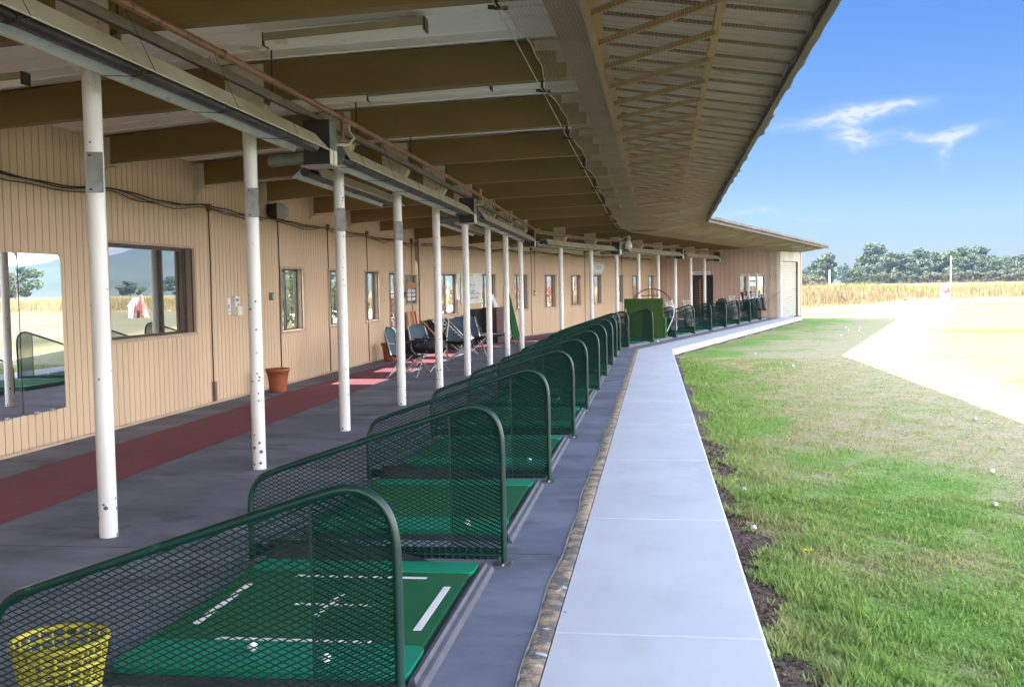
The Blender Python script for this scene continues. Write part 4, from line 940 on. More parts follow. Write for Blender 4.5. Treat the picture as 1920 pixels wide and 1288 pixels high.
# dispenser and notice by the second post
t = thing('card_dispenser', 'white card dispenser with a grey lower pocket on the wall right of the wide window', 'dispenser', (wallx(14.95), 14.95, 1.2))
xw = wallx(14.95); b = MB(); b.box((xw, 14.87, 1.33), (xw + .05, 15.03, 1.475)); b.box((xw, 14.87, 1.2), (xw + .09, 15.03, 1.329), 1); b.build('case', ['sign_white', 'label_white'], t)
b = MB(); b.box((xw + .051, 14.95, 1.34), (xw + .053, 14.965, 1.37), 0); b.build('red_mark', 'label_red', t)
b = MB()
for i in range(5): b.box((xw + .051, 14.9 + i * .02, 1.40 + .01 * (i % 2)), (xw + .0525, 14.914 + i * .02, 1.44), 0)
b.box((xw + .051, 14.98, 1.335), (xw + .053, 15.005, 1.375), 0); b.build('lettering', 'sign_ink', t)
t = thing('notice_card', 'narrow white and blue notice card left of the card dispenser', 'notice', (wallx(14.75), 14.75, 1.23)); b = MB(); b.box((xw, 14.69, 1.22), (xw + .006, 14.81, 1.46)); b.build('card', 'sign_white', t)
b = MB(); b.box((xw + .0065, 14.71, 1.30), (xw + .008, 14.75, 1.36)); b.box((xw + .0065, 14.72, 1.24), (xw + .008, 14.735, 1.29)); b.box((xw + .0065, 14.745, 1.25), (xw + .008, 14.79, 1.258)); b.build('print', 'blue_paint', t)
# flood light
t = thing('flood_light', 'black flood light with a grey lens high on the wall near the second post', 'lamp', (wallx(16.4), 16.4, 2.8)); xw = wallx(16.4)
b = MB(); b.box((xw + .0, 16.36, 2.74), (xw + .05, 16.44, 2.90)); b.build('bracket', 'box_black', t)
b = MB(); b.hexa([(xw + .05, 16.25, 2.72), (xw + .05, 16.55, 2.72), (xw + .05, 16.55, 2.92), (xw + .05, 16.25, 2.92)], [(xw + .2, 16.22, 2.68), (xw + .2, 16.58, 2.68), (xw + .2, 16.58, 2.93), (xw + .2, 16.22, 2.93)]); b.build('housing', 'box_black', t)
b = MB(); b.hexa([(xw + .201, 16.23, 2.69), (xw + .201, 16.57, 2.69), (xw + .201, 16.57, 2.92), (xw + .201, 16.23, 2.92)], [(xw + .29, 16.28, 2.74), (xw + .29, 16.52, 2.74), (xw + .29, 16.52, 2.88), (xw + .29, 16.28, 2.88)]); b.build('lens', 'lamp_grey', t)
# hanging bulb lamps beyond the bend
t = thing('pendant_bulb', 'bulb lamp hanging on a long dark cord against the far wall', 'lamp', W2(WX2 + .04, 4.25, 1.3)[:2] + (1.35,)); q = W2(WX2 + .06, 6.75)
b = MB(); q = W2(WX2 + .06, 6.95); b.tube([(q[0], q[1], 2.7), (q[0], q[1], 1.42)], .008, 5); b.build('cord', 'wire', t)
b = MB(); b.tube([(q[0], q[1], 1.42), (q[0], q[1], 1.34)], .035, 10); b.build('holder', 'lamp_grey', t); b = MB(); b.sphere((q[0], q[1], 1.29), .05, 12, sz=1.3); b.build('bulb', 'label_white', t)
t = thing('cage_lamp', 'glass jar lamp hanging from the dark beams beyond the bend', 'lamp', W2(-1.75, 3.6, 2.6)); q = W2(-1.75, 3.6)
b = MB(); b.tube([(q[0], q[1], 2.86), (q[0], q[1], 2.72)], .05, 12); b.build('cap', 'lamp_grey', t); b = MB(); b.lathe([(.01, 0), (.09, .02), (.1, .1), (.07, .22), (.05, .24)], 14, 0, (q[0], q[1], 2.49)); b.build('jar', 'glass_lamp', t)
# mirrors
def mirror_panel(y0, y1, z0, z1, r, x, parent):
    pts = []
    for (cy, cz, a0) in ((y1 - r, z1 - r, 0), (y0 + .012, z1 - .012, 90), (y0 + .012, z0 + .012, 180), (y1 - .02, z0 + .02, 270)):
        rr_ = r if a0 == 0 else (.012 if a0 < 200 else .02)
        for k in range(5): a = R(a0 + k * 22.5); pts.append((x, cy + rr_ * math.cos(a), cz + rr_ * math.sin(a)))
    return pts
for (y0, y1, lb) in ((7.6, 9.70, 'large frameless practice mirror on the wall at the left edge of the picture'), (9.715, 10.47, 'narrow frameless practice mirror on the wall left of the wide window')):
    t = thing('wall_mirror', lb, 'mirror', (wallx(y0), (y0 + y1) / 2, .36)); b = MB(); b.prism(mirror_panel(y0, y1, .362, 1.965, .07, -6.205, t), (-.012, 0, 0)); b.build('glass', 'mirror', t)
    b = MB()
    for yy in (y0 + .2, y1 - .28): b.box((-6.2045, yy, .352), (-6.19, yy + .05, .375))
    b.build('clip', 'chrome', t)
t = thing('wall_mirror', 'square practice mirror on the pinkish end wall', 'mirror', W2(-1.67, 21.88, .4)); b = MB(); fbox(b, FE, -2.2, -1.14, -.02, -.004, .42, 1.93); b.build('glass', 'mirror', t); b = MB(); fbox(b, FE, -2.25, -1.09, -.06, -.003, .33, .415); b.build('ledge', 'frame_dark', t)
# posters
def glyph_rows(b, P, s0, s1, rows, d, mi=0, seed=3):
    q = np.random.default_rng(seed)
    for (z, h, a0, a1) in rows:
        s = s0 + (s1 - s0) * a0; e = s0 + (s1 - s0) * a1
        while s < e:
            w_ = h * q.uniform(.35, .75); 
            if q.random() > .14:
                k = q.integers(0, 4)
                if k in (0, 1): fbox(b, P, s, s + w_ * .3, d - .001, d, z, z + h, mi)
                if k in (0, 2, 3): fbox(b, P, s, s + w_, d - .001, d, z + h * .8, z + h, mi)
                if k in (1, 2): fbox(b, P, s, s + w_, d - .001, d, z, z + h * .2, mi)
                if k == 3: fbox(b, P, s + w_ * .35, s + w_ * .65, d - .001, d, z, z + h * .79, mi)
                if k in (1, 3): fbox(b, P, s + w_ * .31, s + w_, d - .001, d, z + h * .4, z + h * .6, mi)
            s += w_ * 1.3
t = thing('notice_board', 'large white printed board with yellow green leaf corner on the wall behind the sixth post', 'sign', F2(2.3, .0, 1.1)); b = MB(); fbox(b, F2, 1.60, 2.97, -.03, -.016, 1.11, 1.93); b.build('panel', 'sign_white', t)
b = MB(); fbox(b, F2, 1.60, 1.83, -.0335, -.031, 1.55, 1.93); fbox(b, F2, 1.83, 2.4, -.0335, -.031, 1.84, 1.93); b.build('leaf_border', 'sign_green', t)
b = MB(); glyph_rows(b, F2, 1.9, 2.9, [(1.58, .045, .1, .6), (1.42, .05, .05, .6), (1.34, .06, .05, .85), (1.22, .05, .05, .85)], -.034); fbox(b, F2, 1.98, 2.75, -.034, -.033, 1.30, 1.306); fbox(b, F2, 1.98, 2.6, -.034, -.033, 1.52, 1.526); fbox(b, F2, 1.75, 2.85, -.034, -.033, 1.17, 1.175); b.build('printing', 'sign_ink', t)
t = thing('notice_strip', 'tall narrow cream notice strip left of the large white board', 'sign', F2(1.43, 0, 1.2)); b = MB(); fbox(b, F2, 1.36, 1.54, -.03, -.016, 1.22, 1.92); b.build('panel', 'board_white', t)
b = MB(); glyph_rows(b, F2, 1.38, 1.52, [(1.3 + .06 * i, .03, .2, .8) for i in range(9)], -.031, seed=5); b.build('printing', 'purlin', t)
t = thing('notice_board', 'small white notice with lime header and teal corners above a window of the far wall', 'sign', F2(13.5, 0, 1.95)); b = MB(); fbox(b, F2, 12.82, 14.15, -.03, -.016, 1.96, 2.44); b.build('panel', 'sign_white', t)
b = MB(); fbox(b, F2, 12.82, 14.15, -.033, -.031, 2.375, 2.44); b.build('header', 'sign_green', t); b = MB(); fbox(b, F2, 12.82, 13.02, -.033, -.031, 1.96, 2.1); fbox(b, F2, 13.95, 14.15, -.033, -.031, 1.96, 2.1); fbox(b, F2, 13.02, 13.95, -.033, -.031, 1.96, 1.99); b.build('corners', 'sign_teal', t)
b = MB(); glyph_rows(b, F2, 12.9, 14.1, [(2.385, .04, .08, .9), (2.31, .04, .02, .95), (2.24, .025, .2, .8), (2.19, .025, .12, .85), (2.135, .025, .12, .75)], -.034, seed=8); b.build('printing', 'sign_ink', t)
t = thing('framed_picture', 'framed glass picture with orange and white boxes on the wall before the bend', 'picture', (wallx(25) + .02, 25.4, 1.15)); b = MB(); PF = lambda s, d, z: F1(s, d, z)
sa, sb = 24.98, 26.1
for (a, c, p, q) in ((sa, sb, 1.86, 1.89), (sa, sb, 1.15, 1.18), (sa, sa + .03, 1.18, 1.86), (sb - .03, sb, 1.18, 1.86)): fbox(b, PF, a, c, -.035, -.004, p, q)
b.build('frame', 'bolt', t); b = MB(); fbox(b, PF, sa + .03, sb - .03, -.02, -.008, 1.18, 1.86); b.build('pane', 'glass_picture', t)
b = MB(); fbox(b, PF, sa + .1, sb - .1, -.0245, -.0215, 1.55, 1.68, 0)
for i in range(2):
    for j in range(3): fbox(b, PF, sa + .15 + i * .45, sa + .5 + i * .45, -.0245, -.0215, 1.25 + j * .1, 1.32 + j * .1, 1)
b.build('boxes', ['wood_orange', 'sign_white'], t)
# ceiling strip lights
def strip_light(x0, x1, y, z, lb):
    t = thing('strip_light', lb, 'light', ((x0 + x1) / 2, y, z), 0, 'strip lights under the ceiling'); dz = .055
    b = MB(); b.hexa([(x0, y - .06, z), (x1, y - .06, z + dz), (x1, y + .06, z + dz), (x0, y + .06, z)], [(x0, y - .06, z + .055), (x1, y - .06, z + dz + .055), (x1, y + .06, z + dz + .055), (x0, y + .06, z + .055)]); b.build('body', 'strip_body', t)
    b = MB(); b.hexa([(x0 + .01, y - .045, z - .035), (x1 - .01, y - .045, z + dz - .035), (x1 - .01, y + .045, z + dz - .035), (x0 + .01, y + .045, z - .035)], [(x0 + .01, y - .052, z - .001), (x1 - .01, y - .052, z + dz - .001), (x1 - .01, y + .052, z + dz - .001), (x0 + .01, y + .052, z - .001)]); b.build('diffuser', 'deck', t)
    b = MB(); b.box((x1 - .003, y - .062, z + dz - .04), (x1 + .006, y + .062, z + dz + .06)); b.build('end_cap', 'frame_dark', t); b = MB(); b.box((x0 - .006, y - .062, z - .04), (x0 + .003, y + .062, z + .06)); b.build('end_cap', 'frame_dark', t)
strip_light(-2.88, -1.66, 7.75, 3.40, 'unlit beige strip light under the ceiling nearest the camera')
strip_light(-2.75, -1.55, 10.15, 3.395, 'unlit beige strip light half hidden behind the second dark beam')
strip_light(-6.0, -4.85, 7.8, 3.16, 'unlit beige strip light at the upper left behind the near heater')

# ================================================================== BAYS: dividers and mats
def clip_poly(p, q, poly):
    """clip the segment p-q against a convex counter-clockwise polygon (2D)"""
    t0, t1 = 0.0, 1.0; d = (q[0] - p[0], q[1] - p[1])
    n = len(poly)
    for i in range(n):
        a, c = poly[i], poly[(i + 1) % n]; e = (c[0] - a[0], c[1] - a[1]); nx, ny = -e[1], e[0]
        den = d[0] * nx + d[1] * ny; num = (p[0] - a[0]) * nx + (p[1] - a[1]) * ny
        if abs(den) < 1e-9:
            if num < 0: return None
            continue
        t = -num / den
        if den > 0: t0 = max(t0, t)
        else: t1 = min(t1, t)
    if t1 - t0 < 1e-4: return None
    return (p[0] + d[0] * t0, p[1] + d[1] * t0), (p[0] + d[0] * t1, p[1] + d[1] * t1)
# outline of a divider in its own plane: x toward the range, z up (base of the front leg at 0,0)
BACK = [(-1.478, 0.0), (-1.478, .31), (-1.470, .385), (-1.447, .44), (-1.402, .484), (-1.335, .513)]
FRONT = [(-.24, .868), (-.185, .881), (-.13, .880), (-.085, .862), (-.048, .832), (-.022, .79), (-.007, .735), (0.0, .66), (0, .4), (0, 0)]
def smooth(pts, k=3):
    for _ in range(k):
        o = [pts[0]]
        for a, c in zip(pts[:-1], pts[1:]): o += [(a[0] * .75 + c[0] * .25, a[1] * .75 + c[1] * .25), (a[0] * .25 + c[0] * .75, a[1] * .25 + c[1] * .75)]
        pts = o + [pts[-1]]
    return pts
OUT = smooth(BACK + FRONT, 2)
def mesh_bars(b, poly, yoff, dz=0, ph=0, mi=0):
    LW, SW = .0508, .0235; x0, x1 = min(p[0] for p in poly), max(p[0] for p in poly); z0, z1 = min(p[1] for p in poly), max(p[1] for p in poly)
    sl = SW / LW; n = int((x1 - x0) / LW + (z1 - z0) / SW) + 4
    for sgn_ in (1, -1):
        for k in range(-2, n):
            # line z = z_start +/- sl * (x - x0)
            zc_ = (z0 + ph - (x1 - x0) * sl + k * SW) if sgn_ > 0 else (z0 + ph + k * SW)
            p, q = (x0, zc_), (x1, zc_ + sgn_ * sl * (x1 - x0)); r = clip_poly(p, q, poly)
            if not r: continue
            (ax, az_), (bx, bz) = r; t = Vector((bx - ax, 0, bz - az_)).normalized(); nrm = Vector((-t.z, 0, t.x))
            wv = (nrm * .8 + Vector((0, .6 * sgn_, 0))).normalized() * .0027; hv = t.cross(wv).normalized() * .001
            A, B = Vector((ax, yoff + .0008 * sgn_, az_)), Vector((bx, yoff + .0008 * sgn_, bz))
            b.add([A - wv - hv, A + wv - hv, A + wv + hv, A - wv + hv, B - wv - hv, B + wv - hv, B + wv + hv, B - wv + hv], [(0, 1, 5, 4), (1, 2, 6, 5), (2, 3, 7, 6), (3, 0, 4, 7)], mi)
def make_divider(label, loc):
    t = thing('bay_divider', label, 'divider', loc, 0, 'green mesh dividers between the tee bays')
    b = MB(); b.tube([(x, 0, z) for x, z in OUT], .0175, 12, up=(0, 1, 0)); b.build('pipe_frame', 'divider_green', t, False)
    b = MB(); b.tube([(-1.478, 0, .05), (0, 0, .045)], .009, 8, up=(0, 1, 0)); b.build('bottom_rod', 'divider_green', t, False)
    poly = [p for p in OUT if p[1] > .05]; poly = [(-1.478, .05)] + poly + [(0, .05)]; poly = poly[::-1]
    b = MB(); mesh_bars(b, poly, 0.0); b.build('expanded_mesh', 'divider_mesh', t, False)
    ov = [(-.30, .05)] + [p for p in OUT if p[0] > -.30 and p[1] > .1] + [(0, .05)]; ov = ov[::-1]
    b = MB(); mesh_bars(b, ov, .012, ph=.011); b.add([(-.302, -.003, .05), (-.297, -.003, .05), (-.297, -.003, .85), (-.302, -.003, .85), (-.302, .014, .05), (-.297, .014, .05), (-.297, .014, .85), (-.302, .014, .85)], [(0, 1, 2, 3), (4, 7, 6, 5), (0, 4, 5, 1), (1, 5, 6, 2), (3, 2, 6, 7), (0, 3, 7, 4)]); b.build('doubled_mesh', 'divider_mesh', t, False)
    b = MB(); x = -1.46; vs = []; 
    while x < -.02: vs += [(x, .004, .018), (x, .004, .085), (x + .012, .016, .018), (x + .012, .016, .085), (x + .028, .016, .018), (x + .028, .016, .085)]; x += .04
    b.add(vs, [(2 * i, 2 * i + 2, 2 * i + 3, 2 * i + 1) for i in range(len(vs) // 2 - 1)]); b.build('kick_strip', 'divider_green', t, False)
    for xx, w_ in ((0, .045), (-1.478, .04)):
        b = MB(); b.box((xx - w_, -.10, .001), (xx + w_, .055, .007)); f = b.build('foot_plate', 'steel_plate', t, False)
        b = MB(); b.tube([(xx, -.07, .007), (xx, -.07, .016)], .011, 6); b.build('bolt', 'chrome', f, False)
    return t
DIVY = [3.44, 5.85, 8.38, 10.85, 13.15, 15.55, 17.95, 20.3, 22.5, 24.6]; DIVY2 = [.75, 2.97, 5.44, 7.75, 10.15, 12.55, 14.95, 17.2, 19.6]
dl = [('green mesh divider nearest the camera, in front of the yellow bucket')] + [f'green mesh bay divider, {ORD[i]} from the camera' for i in range(1, 20)]
d0 = make_divider(dl[0], (-.874, DIVY[0], 0))
for i, y in enumerate(DIVY[1:] + [-1.4, 1.05]):
    if y < 2: lb = 'green mesh divider behind the camera, seen only in the wall mirror'
    else: lb = dl[i + 1]
    dd = dup(d0, (-.874 + rng.uniform(-.012, .012), y, 0), rng.uniform(-.02, .02), lb); dd.rotation_euler[0] = rng.uniform(-.018, .018)
for i, y in enumerate(DIVY2):
    p = W2(-.93, y); dd = dup(d0, p, -R(15) + rng.uniform(-.02, .02), dl[len(DIVY) + i] + ', beyond the bend'); dd.rotation_euler[0] = rng.uniform(-.018, .018)
# mats: origin at near right corner
def rrect(x0, y0, x1, y1, r, z, k=4):
    o = []
    for (cx, cy, a0) in ((x1 - r, y1 - r, 0), (x0 + r, y1 - r, 90), (x0 + r, y0 + r, 180), (x1 - r, y0 + r, 270)):
        for i in range(k + 1): a = R(a0 + 90 * i / k); o.append((cx + r * math.cos(a), cy + r * math.sin(a), z))
    return o
def make_mat(label, loc, lines):
    t = thing('tee_mat', label, 'mat', loc, 0, 'green tee mats in the bays')
    b = MB(); b.hexa([(-1.30, -.06, 0), (.05, -.06, 0), (.05, 1.74, 0), (-1.30, 1.74, 0)], [(-1.27, -.03, .03), (.025, -.03, .03), (.025, 1.72, .03), (-1.27, 1.72, .03)]); b.build('rubber_tray', 'tray', t, False)
    b = MB(); b.hexa([(.0, -.05, .0305), (.034, -.055, .0305), (.034, 1.73, .0305), (.0, 1.72, .0305)], [(.004, -.02, .052), (.020, -.02, .052), (.020, 1.70, .052), (.004, 1.70, .052)])
    b.hexa([(.034, -.1, .0), (.062, -.1, .0), (.062, 1.74, .0), (.034, 1.74, .0)], [(.034, -.1, .036), (.05, -.1, .028), (.05, 1.74, .028), (.034, 1.74, .036)]); b.build('tray_lip', 'tray_edge', t, False)
    b = MB(); b.prism(rrect(-1.24, -.015, -.012, .335, .045, .031), (0, 0, .026)); b.build('turf_strip', 'turf_light', t, False)
    b = MB(); b.prism(rrect(-1.24, 1.475, -.012, 1.69, .045, .031), (0, 0, .026)); b.build('turf_strip', 'turf_light', t, False)
    b = MB(); b.prism(rrect(-1.24, .3355, -.03, 1.4745, .004, .031), (0, 0, .021)); tc_ = b.build('turf_center', 'turf_dark', t, False)
    b = MB()
    for i in range(0, 3): b.box((-1.22, 1.76 + i * .012, .0), (-.35 + .06 * i, 1.765 + i * .012, .05 - .012 * i))
    if lines:
        b = MB(); z0, z1 = .0525, .0545
        for (x0, y0, x1, y1) in ((-.935, 1.355, -.235, 1.385), (-.935, 1.355, -.935, 1.355), (-.77, .87, -.385, .895), (-.95, .355, -.26, .385), (-.115, .54, -.08, 1.22), (-1.14, .55, -1.108, 1.2)):
            if x1 > x0: b.box((x0, y0, z0), (x1, y1, z1))
        bar(b, (-.61, .70, .0555), (-.59, 1.05, .0555), .028, .002); b.build('painted_lines', 'white_paint_plain', tc_, False)
    return t
m0 = make_mat('tee mat with white painted alignment lines, nearest the camera', (-.965, 3.96, 0), True)
m1 = make_mat('plain green tee mat, second from the camera, holding one ball at its edge', (-.95, 6.42, 0), False)
b = MB()
mats_y = [8.85, 11.35, 13.7, 16.05, 18.45, 20.7, 22.8]; mo = ['third', 'fourth', 'fifth', 'sixth', 'seventh', 'eighth', 'ninth']
for y, o_ in zip(mats_y, mo): dup(m1, (-.95, y, 0), 0, f'plain green tee mat, {o_} from the camera')
dup(m1, (-.95, 1.5, 0), 0, 'green tee mat beside the camera, reflected in the wall mirror')
for i, y in enumerate((1.0, 3.4, 5.8, 8.1, 10.5, 12.9, 15.2, 17.5, 19.9)):
    dup(m1, W2(-1.0, y), -R(15), f'plain green tee mat beyond the bend, {ORD[i]} along that row')
# dark rubber lips lying under the dividers
for y, lb in ((5.80, 'black curled rubber edging under the second divider'), (8.3, 'black curled rubber edging under the third divider')):
    t = thing('rubber_edging', lb, 'edging', (-1.6, y, 0)); b = MB()
    pr = None; vs = []
    for i in range(22):
        x = -2.2 + i * .048; h_ = .14 * max(0, 1 - (i / 21) ** 3); 
        vs += [(x, y - .13, .002), (x, y - .10, .002 + h_ * .6), (x, y - .055, .002 + h_), (x, y - .02, .002)]
    b.add(vs, [(i * 4 + j, (i + 1) * 4 + j, (i + 1) * 4 + j + 1, i * 4 + j + 1) for i in range(21) for j in range(3)] + [(0, 1, 2, 3)], smooth=True); b.build('strip', 'black_fabric', t)

# golf balls
def ball(x, y, z, label, m_='ball', grp='golf balls'):
    b = MB(); b.sphere((0, 0, .0214), .0214, 14); o = b.build('golf_ball', m_); o.location = (x, y, z); tag(o, label, 'golf ball', grp); return o
ball(-1.685, 4.17, .057, 'white golf ball on the light green strip of the lined mat', grp='balls on the mats'); ball(-1.33, 4.05, .057, 'white golf ball near the front right of the lined mat', grp='balls on the mats')
ball(-1.195, 6.50, .057, 'white golf ball on the near strip of the second mat', grp='balls on the mats')
ball(-1.1, 8.95, .057, 'white golf ball on the third mat', grp='balls on the mats'); ball(-1.3, 13.8, .057, 'white golf ball on the fifth mat', grp='balls on the mats'); ball(-1.08, 18.55, .057, 'white golf ball on the seventh mat', grp='balls on the mats'); ball(-1.05, 20.8, .057, 'white golf ball on the eighth mat', grp='balls on the mats')
ball(2.865, 9.68, GZ, 'bright white golf ball on the lawn, largest at the right edge', grp='balls on the lawn')
for i in range(18):
    if i < 2: x, y = rng.uniform(1.0, 4.2), rng.uniform(8, 15)
    elif i < 13: s = rng.uniform(15, 46); p = U(rng.uniform(.9, 5.0), s); x, y = p[0], p[1]
    else: x, y = rng.uniform(9, 24), rng.uniform(35, 70)
    ball(x, y, GZ + .004, 'white golf ball lying scattered on the shaded lawn beyond the path' if i < 13 else 'white golf ball lying far out on the sunlit range', 'ball_dirty' if rng.random() < .35 else 'ball', 'balls on the lawn' if i < 13 else 'balls far out on the range')
for x, y, lb in ((.62, 7.25, 'greyish golf ball lying in the soil beside the path'), (.66, 8.6, 'dull golf ball in the grass edge beyond the soil')): ball(x, y, GZ + .03, lb, 'ball_dirty', 'balls in the soil')

# dandelion and a leafy weed
t = thing('dandelion', 'single yellow dandelion flower in the grass beside the soil strip', 'flower', (.9, 6.68, GZ)); b = MB(); b.tube([(.9, 6.68, GZ), (.905, 6.675, GZ + .045)], .0025, 5); b.build('stem', 'weed_green', t)
b = MB()
for i in range(26): a = i * 2.4; r = .009 + .0009 * i; b.add([(.905, 6.675, GZ + .045), (.905 + math.cos(a) * r - math.sin(a) * .003, 6.675 + math.sin(a) * r + math.cos(a) * .003, GZ + .05), (.905 + math.cos(a) * r * 1.2, 6.675 + math.sin(a) * r * 1.2, GZ + .054), (.905 + math.cos(a) * r + math.sin(a) * .003, 6.675 + math.sin(a) * r - math.cos(a) * .003, GZ + .05)], [(0, 1, 2, 3)])
b.build('petals', 'dandelion', t)
for k, (x, y, lb) in enumerate(((.56, 7.75, 'flat leafy weed against the kerb, the farther of two'), (.58, 7.25, 'flat leafy weed against the kerb, the nearer of two'))):
    t = thing('weed', lb, 'weed', (x, y, GZ), 0, 'weeds by the kerb'); b = MB()
    for i in range(11):
        a = rng.random() * 6.28; l = rng.uniform(.05, .10); c, s_ = math.cos(a), math.sin(a); w_ = .012
        b.add([(x, y, GZ + .03), (x + c * l * .5 - s_ * w_, y + s_ * l * .5 + c * w_, GZ + .05), (x + c * l, y + s_ * l, GZ + .035), (x + c * l * .5 + s_ * w_, y + s_ * l * .5 - c * w_, GZ + .05)], [(0, 1, 2, 3)])
    b.build('leaves', 'weed_green', t)

# yellow ball bucket: tapered basket of open slats
t = thing('ball_bucket', 'yellow open slatted plastic ball bucket on the floor behind the nearest divider', 'bucket', (-2.25, 3.69, 0)); bx, by, bh, rb, rt = -2.25, 3.69, .26, .125, .172
b = MB()
for k in range(7):
    z = .02 + (bh - .03) * k / 6; r = rb + (rt - rb) * z / bh; b.tube([(bx + r * math.cos(a * math.pi / 14), by + r * math.sin(a * math.pi / 14), z) for a in range(29)], .008 if k < 6 else .012, 6, caps=False)
b.build('rings', 'yellow_plastic', t)
b = MB()
for k in range(22): a = k * 2 * math.pi / 22; c, s_ = math.cos(a), math.sin(a); b.tube([(bx + rb * c, by + rb * s_, .01), (bx + rt * c, by + rt * s_, bh)], .0075, 5)
b.build('slats', 'yellow_plastic', t); b = MB(); b.lathe([(.001, .008), (rb, .008), (rb, .016), (.001, .018)], 24, 0, (bx, by, 0)); b.build('bottom', 'yellow_plastic', t)
b = MB(); b.tube([(bx + rt * math.cos(a) * 1.02, by + rt * math.sin(a) * 1.02 * .98, bh - .02 - .17 * math.sin(a - .3) if math.sin(a - .3) > 0 else bh - .02) for a in [R(q) for q in range(17, 198, 12)]], .004, 6); b.build('handle', 'maroon', t)
# thin leaning rod on the floor at far left
t = thing('alignment_rod', 'thin grey rod lying across the floor at the left edge behind the nearest divider', 'rod', (-2.75, 4.75, 0)); b = MB(); b.tube([(-3.02, 5.02, .10), (-2.66, 4.49, .012)], .008, 8); b.build('rod', 'steel_plate', t)
b = MB(); b.tube([(-2.68, 4.52, .014), (-2.65, 4.46, .014)], .016, 8); b.build('tip', 'black_fabric', t)

# terracotta pots
def pot(x, y, label, s=1.0):
    t = thing('plant_pot', label, 'pot', (x, y, 0), 0, 'terracotta pots along the wall'); k = s
    b = MB(); b.lathe([(.001, .0), (.118 * k, .0), (.13 * k, .02), (.15 * k, .22 * k), (.152 * k, .225 * k), (.168 * k, .31 * k), (.182 * k, .315 * k), (.187 * k, .36 * k), (.175 * k, .364 * k), (.165 * k, .33 * k), (.14 * k, .16 * k), (.001, .15 * k)], 28, 0, (x, y, 0)); b.build('body', 'pot', t)
    b = MB(); b.lathe([(.001, .29 * k), (.15 * k, .285 * k), (.158 * k, .27 * k)], 20, 0, (x, y, 0)); b.build('potting_soil', 'soil', t)
pot(-5.77, 15.62, 'terracotta pot on the dark floor behind the second post'); pot(-5.68, 22.2, 'terracotta pot standing left of the black bin', 1.08)
t = thing('trash_bin', 'black round bin behind the fourth post', 'bin', (-5.6, 23.3, 0)); b = MB(); b.lathe([(.001, 0), (.19, 0), (.22, .55), (.235, .56), (.235, .60), (.20, .60), (.18, .3), (.001, .28)], 24, 0, (-5.55, 23.35, 0)); b.build('body', 'black_fabric', t)
b = MB(); b.tube([(-5.55 + .225 * math.cos(a * .3), 23.35 + .225 * math.sin(a * .3), .5) for a in range(22)], .008, 5); b.build('rim_band', 'box_black', t)

# folding chairs with crossed tube legs and a curved back
def chair(x, y, rz, label, seat_mat='black_fabric', s=1.0, bag=True, back='blue_fabric'):
    t = thing('folding_chair', label, 'chair', (x, y, 0), rz, 'folding chairs on the red runner'); t.scale = (s, s, s)
    for sy in (-.24, .24):
        b = MB(); b.tube([(-.27, sy, .012), (.20, sy, .40)], .011, 8); b.tube([(.27, sy, .012), (-.20, sy, .40)], .011, 8); b.tube([(-.27, sy, .012), (-.30, sy, .0)], .014, 8); b.build('crossed_legs', 'chrome', t, False)
    for a, c in (((-.27, -.24, .02), (-.20, .24, .40)), ((.27, -.24, .02), (.20, .24, .40)), ((-.27, .24, .02), (-.20, -.24, .40))):
        b = MB(); b.tube([a, ((a[0] + c[0]) / 2, 0, .2), c], .009, 8); b.build('cross_brace', 'chrome', t, False)
    b = MB(); vs = []
    for i in range(9):
        u_ = i / 8; vs += [(-.24 + .50 * u_, yy, .42 - .05 * math.sin(u_ * math.pi) - .03 * (1 - abs(yy) / .24)) for yy in (-.25, -.12, 0, .12, .25)]
    n0 = len(vs); vs += [(p[0], p[1], p[2] - .018) for p in vs]
    f = [(i * 5 + j, (i + 1) * 5 + j, (i + 1) * 5 + j + 1, i * 5 + j + 1) for i in range(8) for j in range(4)]; f += [tuple(n0 + q for q in ff[::-1]) for ff in f]
    b.add(vs, f, smooth=True); b.build('seat', seat_mat, t, False)
    b = MB(); vs = []
    for i in range(10):
        u_ = i / 9; wd = .25 * math.sqrt(max(0, 1 - max(0, (u_ - .55) / .46) ** 2.4)); z = .38 + .50 * u_; xb = -.22 - .14 * u_
        vs += [(xb - .045 * (1 - (k_ / 3) ** 2) + .01, wd * k_ / 3, z) for k_ in range(-3, 4)]
    n0 = len(vs); vs += [(p[0] - .016, p[1], p[2]) for p in vs]
    f = [(i * 7 + j, (i + 1) * 7 + j, (i + 1) * 7 + j + 1, i * 7 + j + 1) for i in range(9) for j in range(6)]; f += [tuple(n0 + q for q in ff[::-1]) for ff in f]
    b.add(vs, f, smooth=True); b.build('backrest', back, t, False)
    for sy in (-.25, .25):
        b = MB(); b.tube([(-.20, sy, .40), (-.26, sy, .60), (.02, sy * 1.08, .605), (.20, sy * 1.08, .59)], .010, 8); b.tube([(-.20, sy, .40), (-.35, sy * .8, .84)], .01, 8); b.build('armrest', 'chrome', t, False)
        b = MB(); b.tube([(-.1, sy * 1.08, .616), (.2, sy * 1.08, .603)], [.02, .022], 8); b.build('arm_pad', 'black_fabric', t, False)
    return t
chair(-4.32, 18.1, R(-12), 'folding chair with pale blue back in the sun patches, half behind the fourth post')
chair(-4.22, 19.4, R(-35), 'folding chair with blue rounded back carrying a black bag, between fourth and fifth posts')
chair(-4.15, 22.0, R(-80), 'folding chair with blue back and black seat left of the sixth post', s=1.05)
chair(-4.15, 23.6, R(-60), 'folding chair with tall blue back right beside the sixth post', s=1.05)
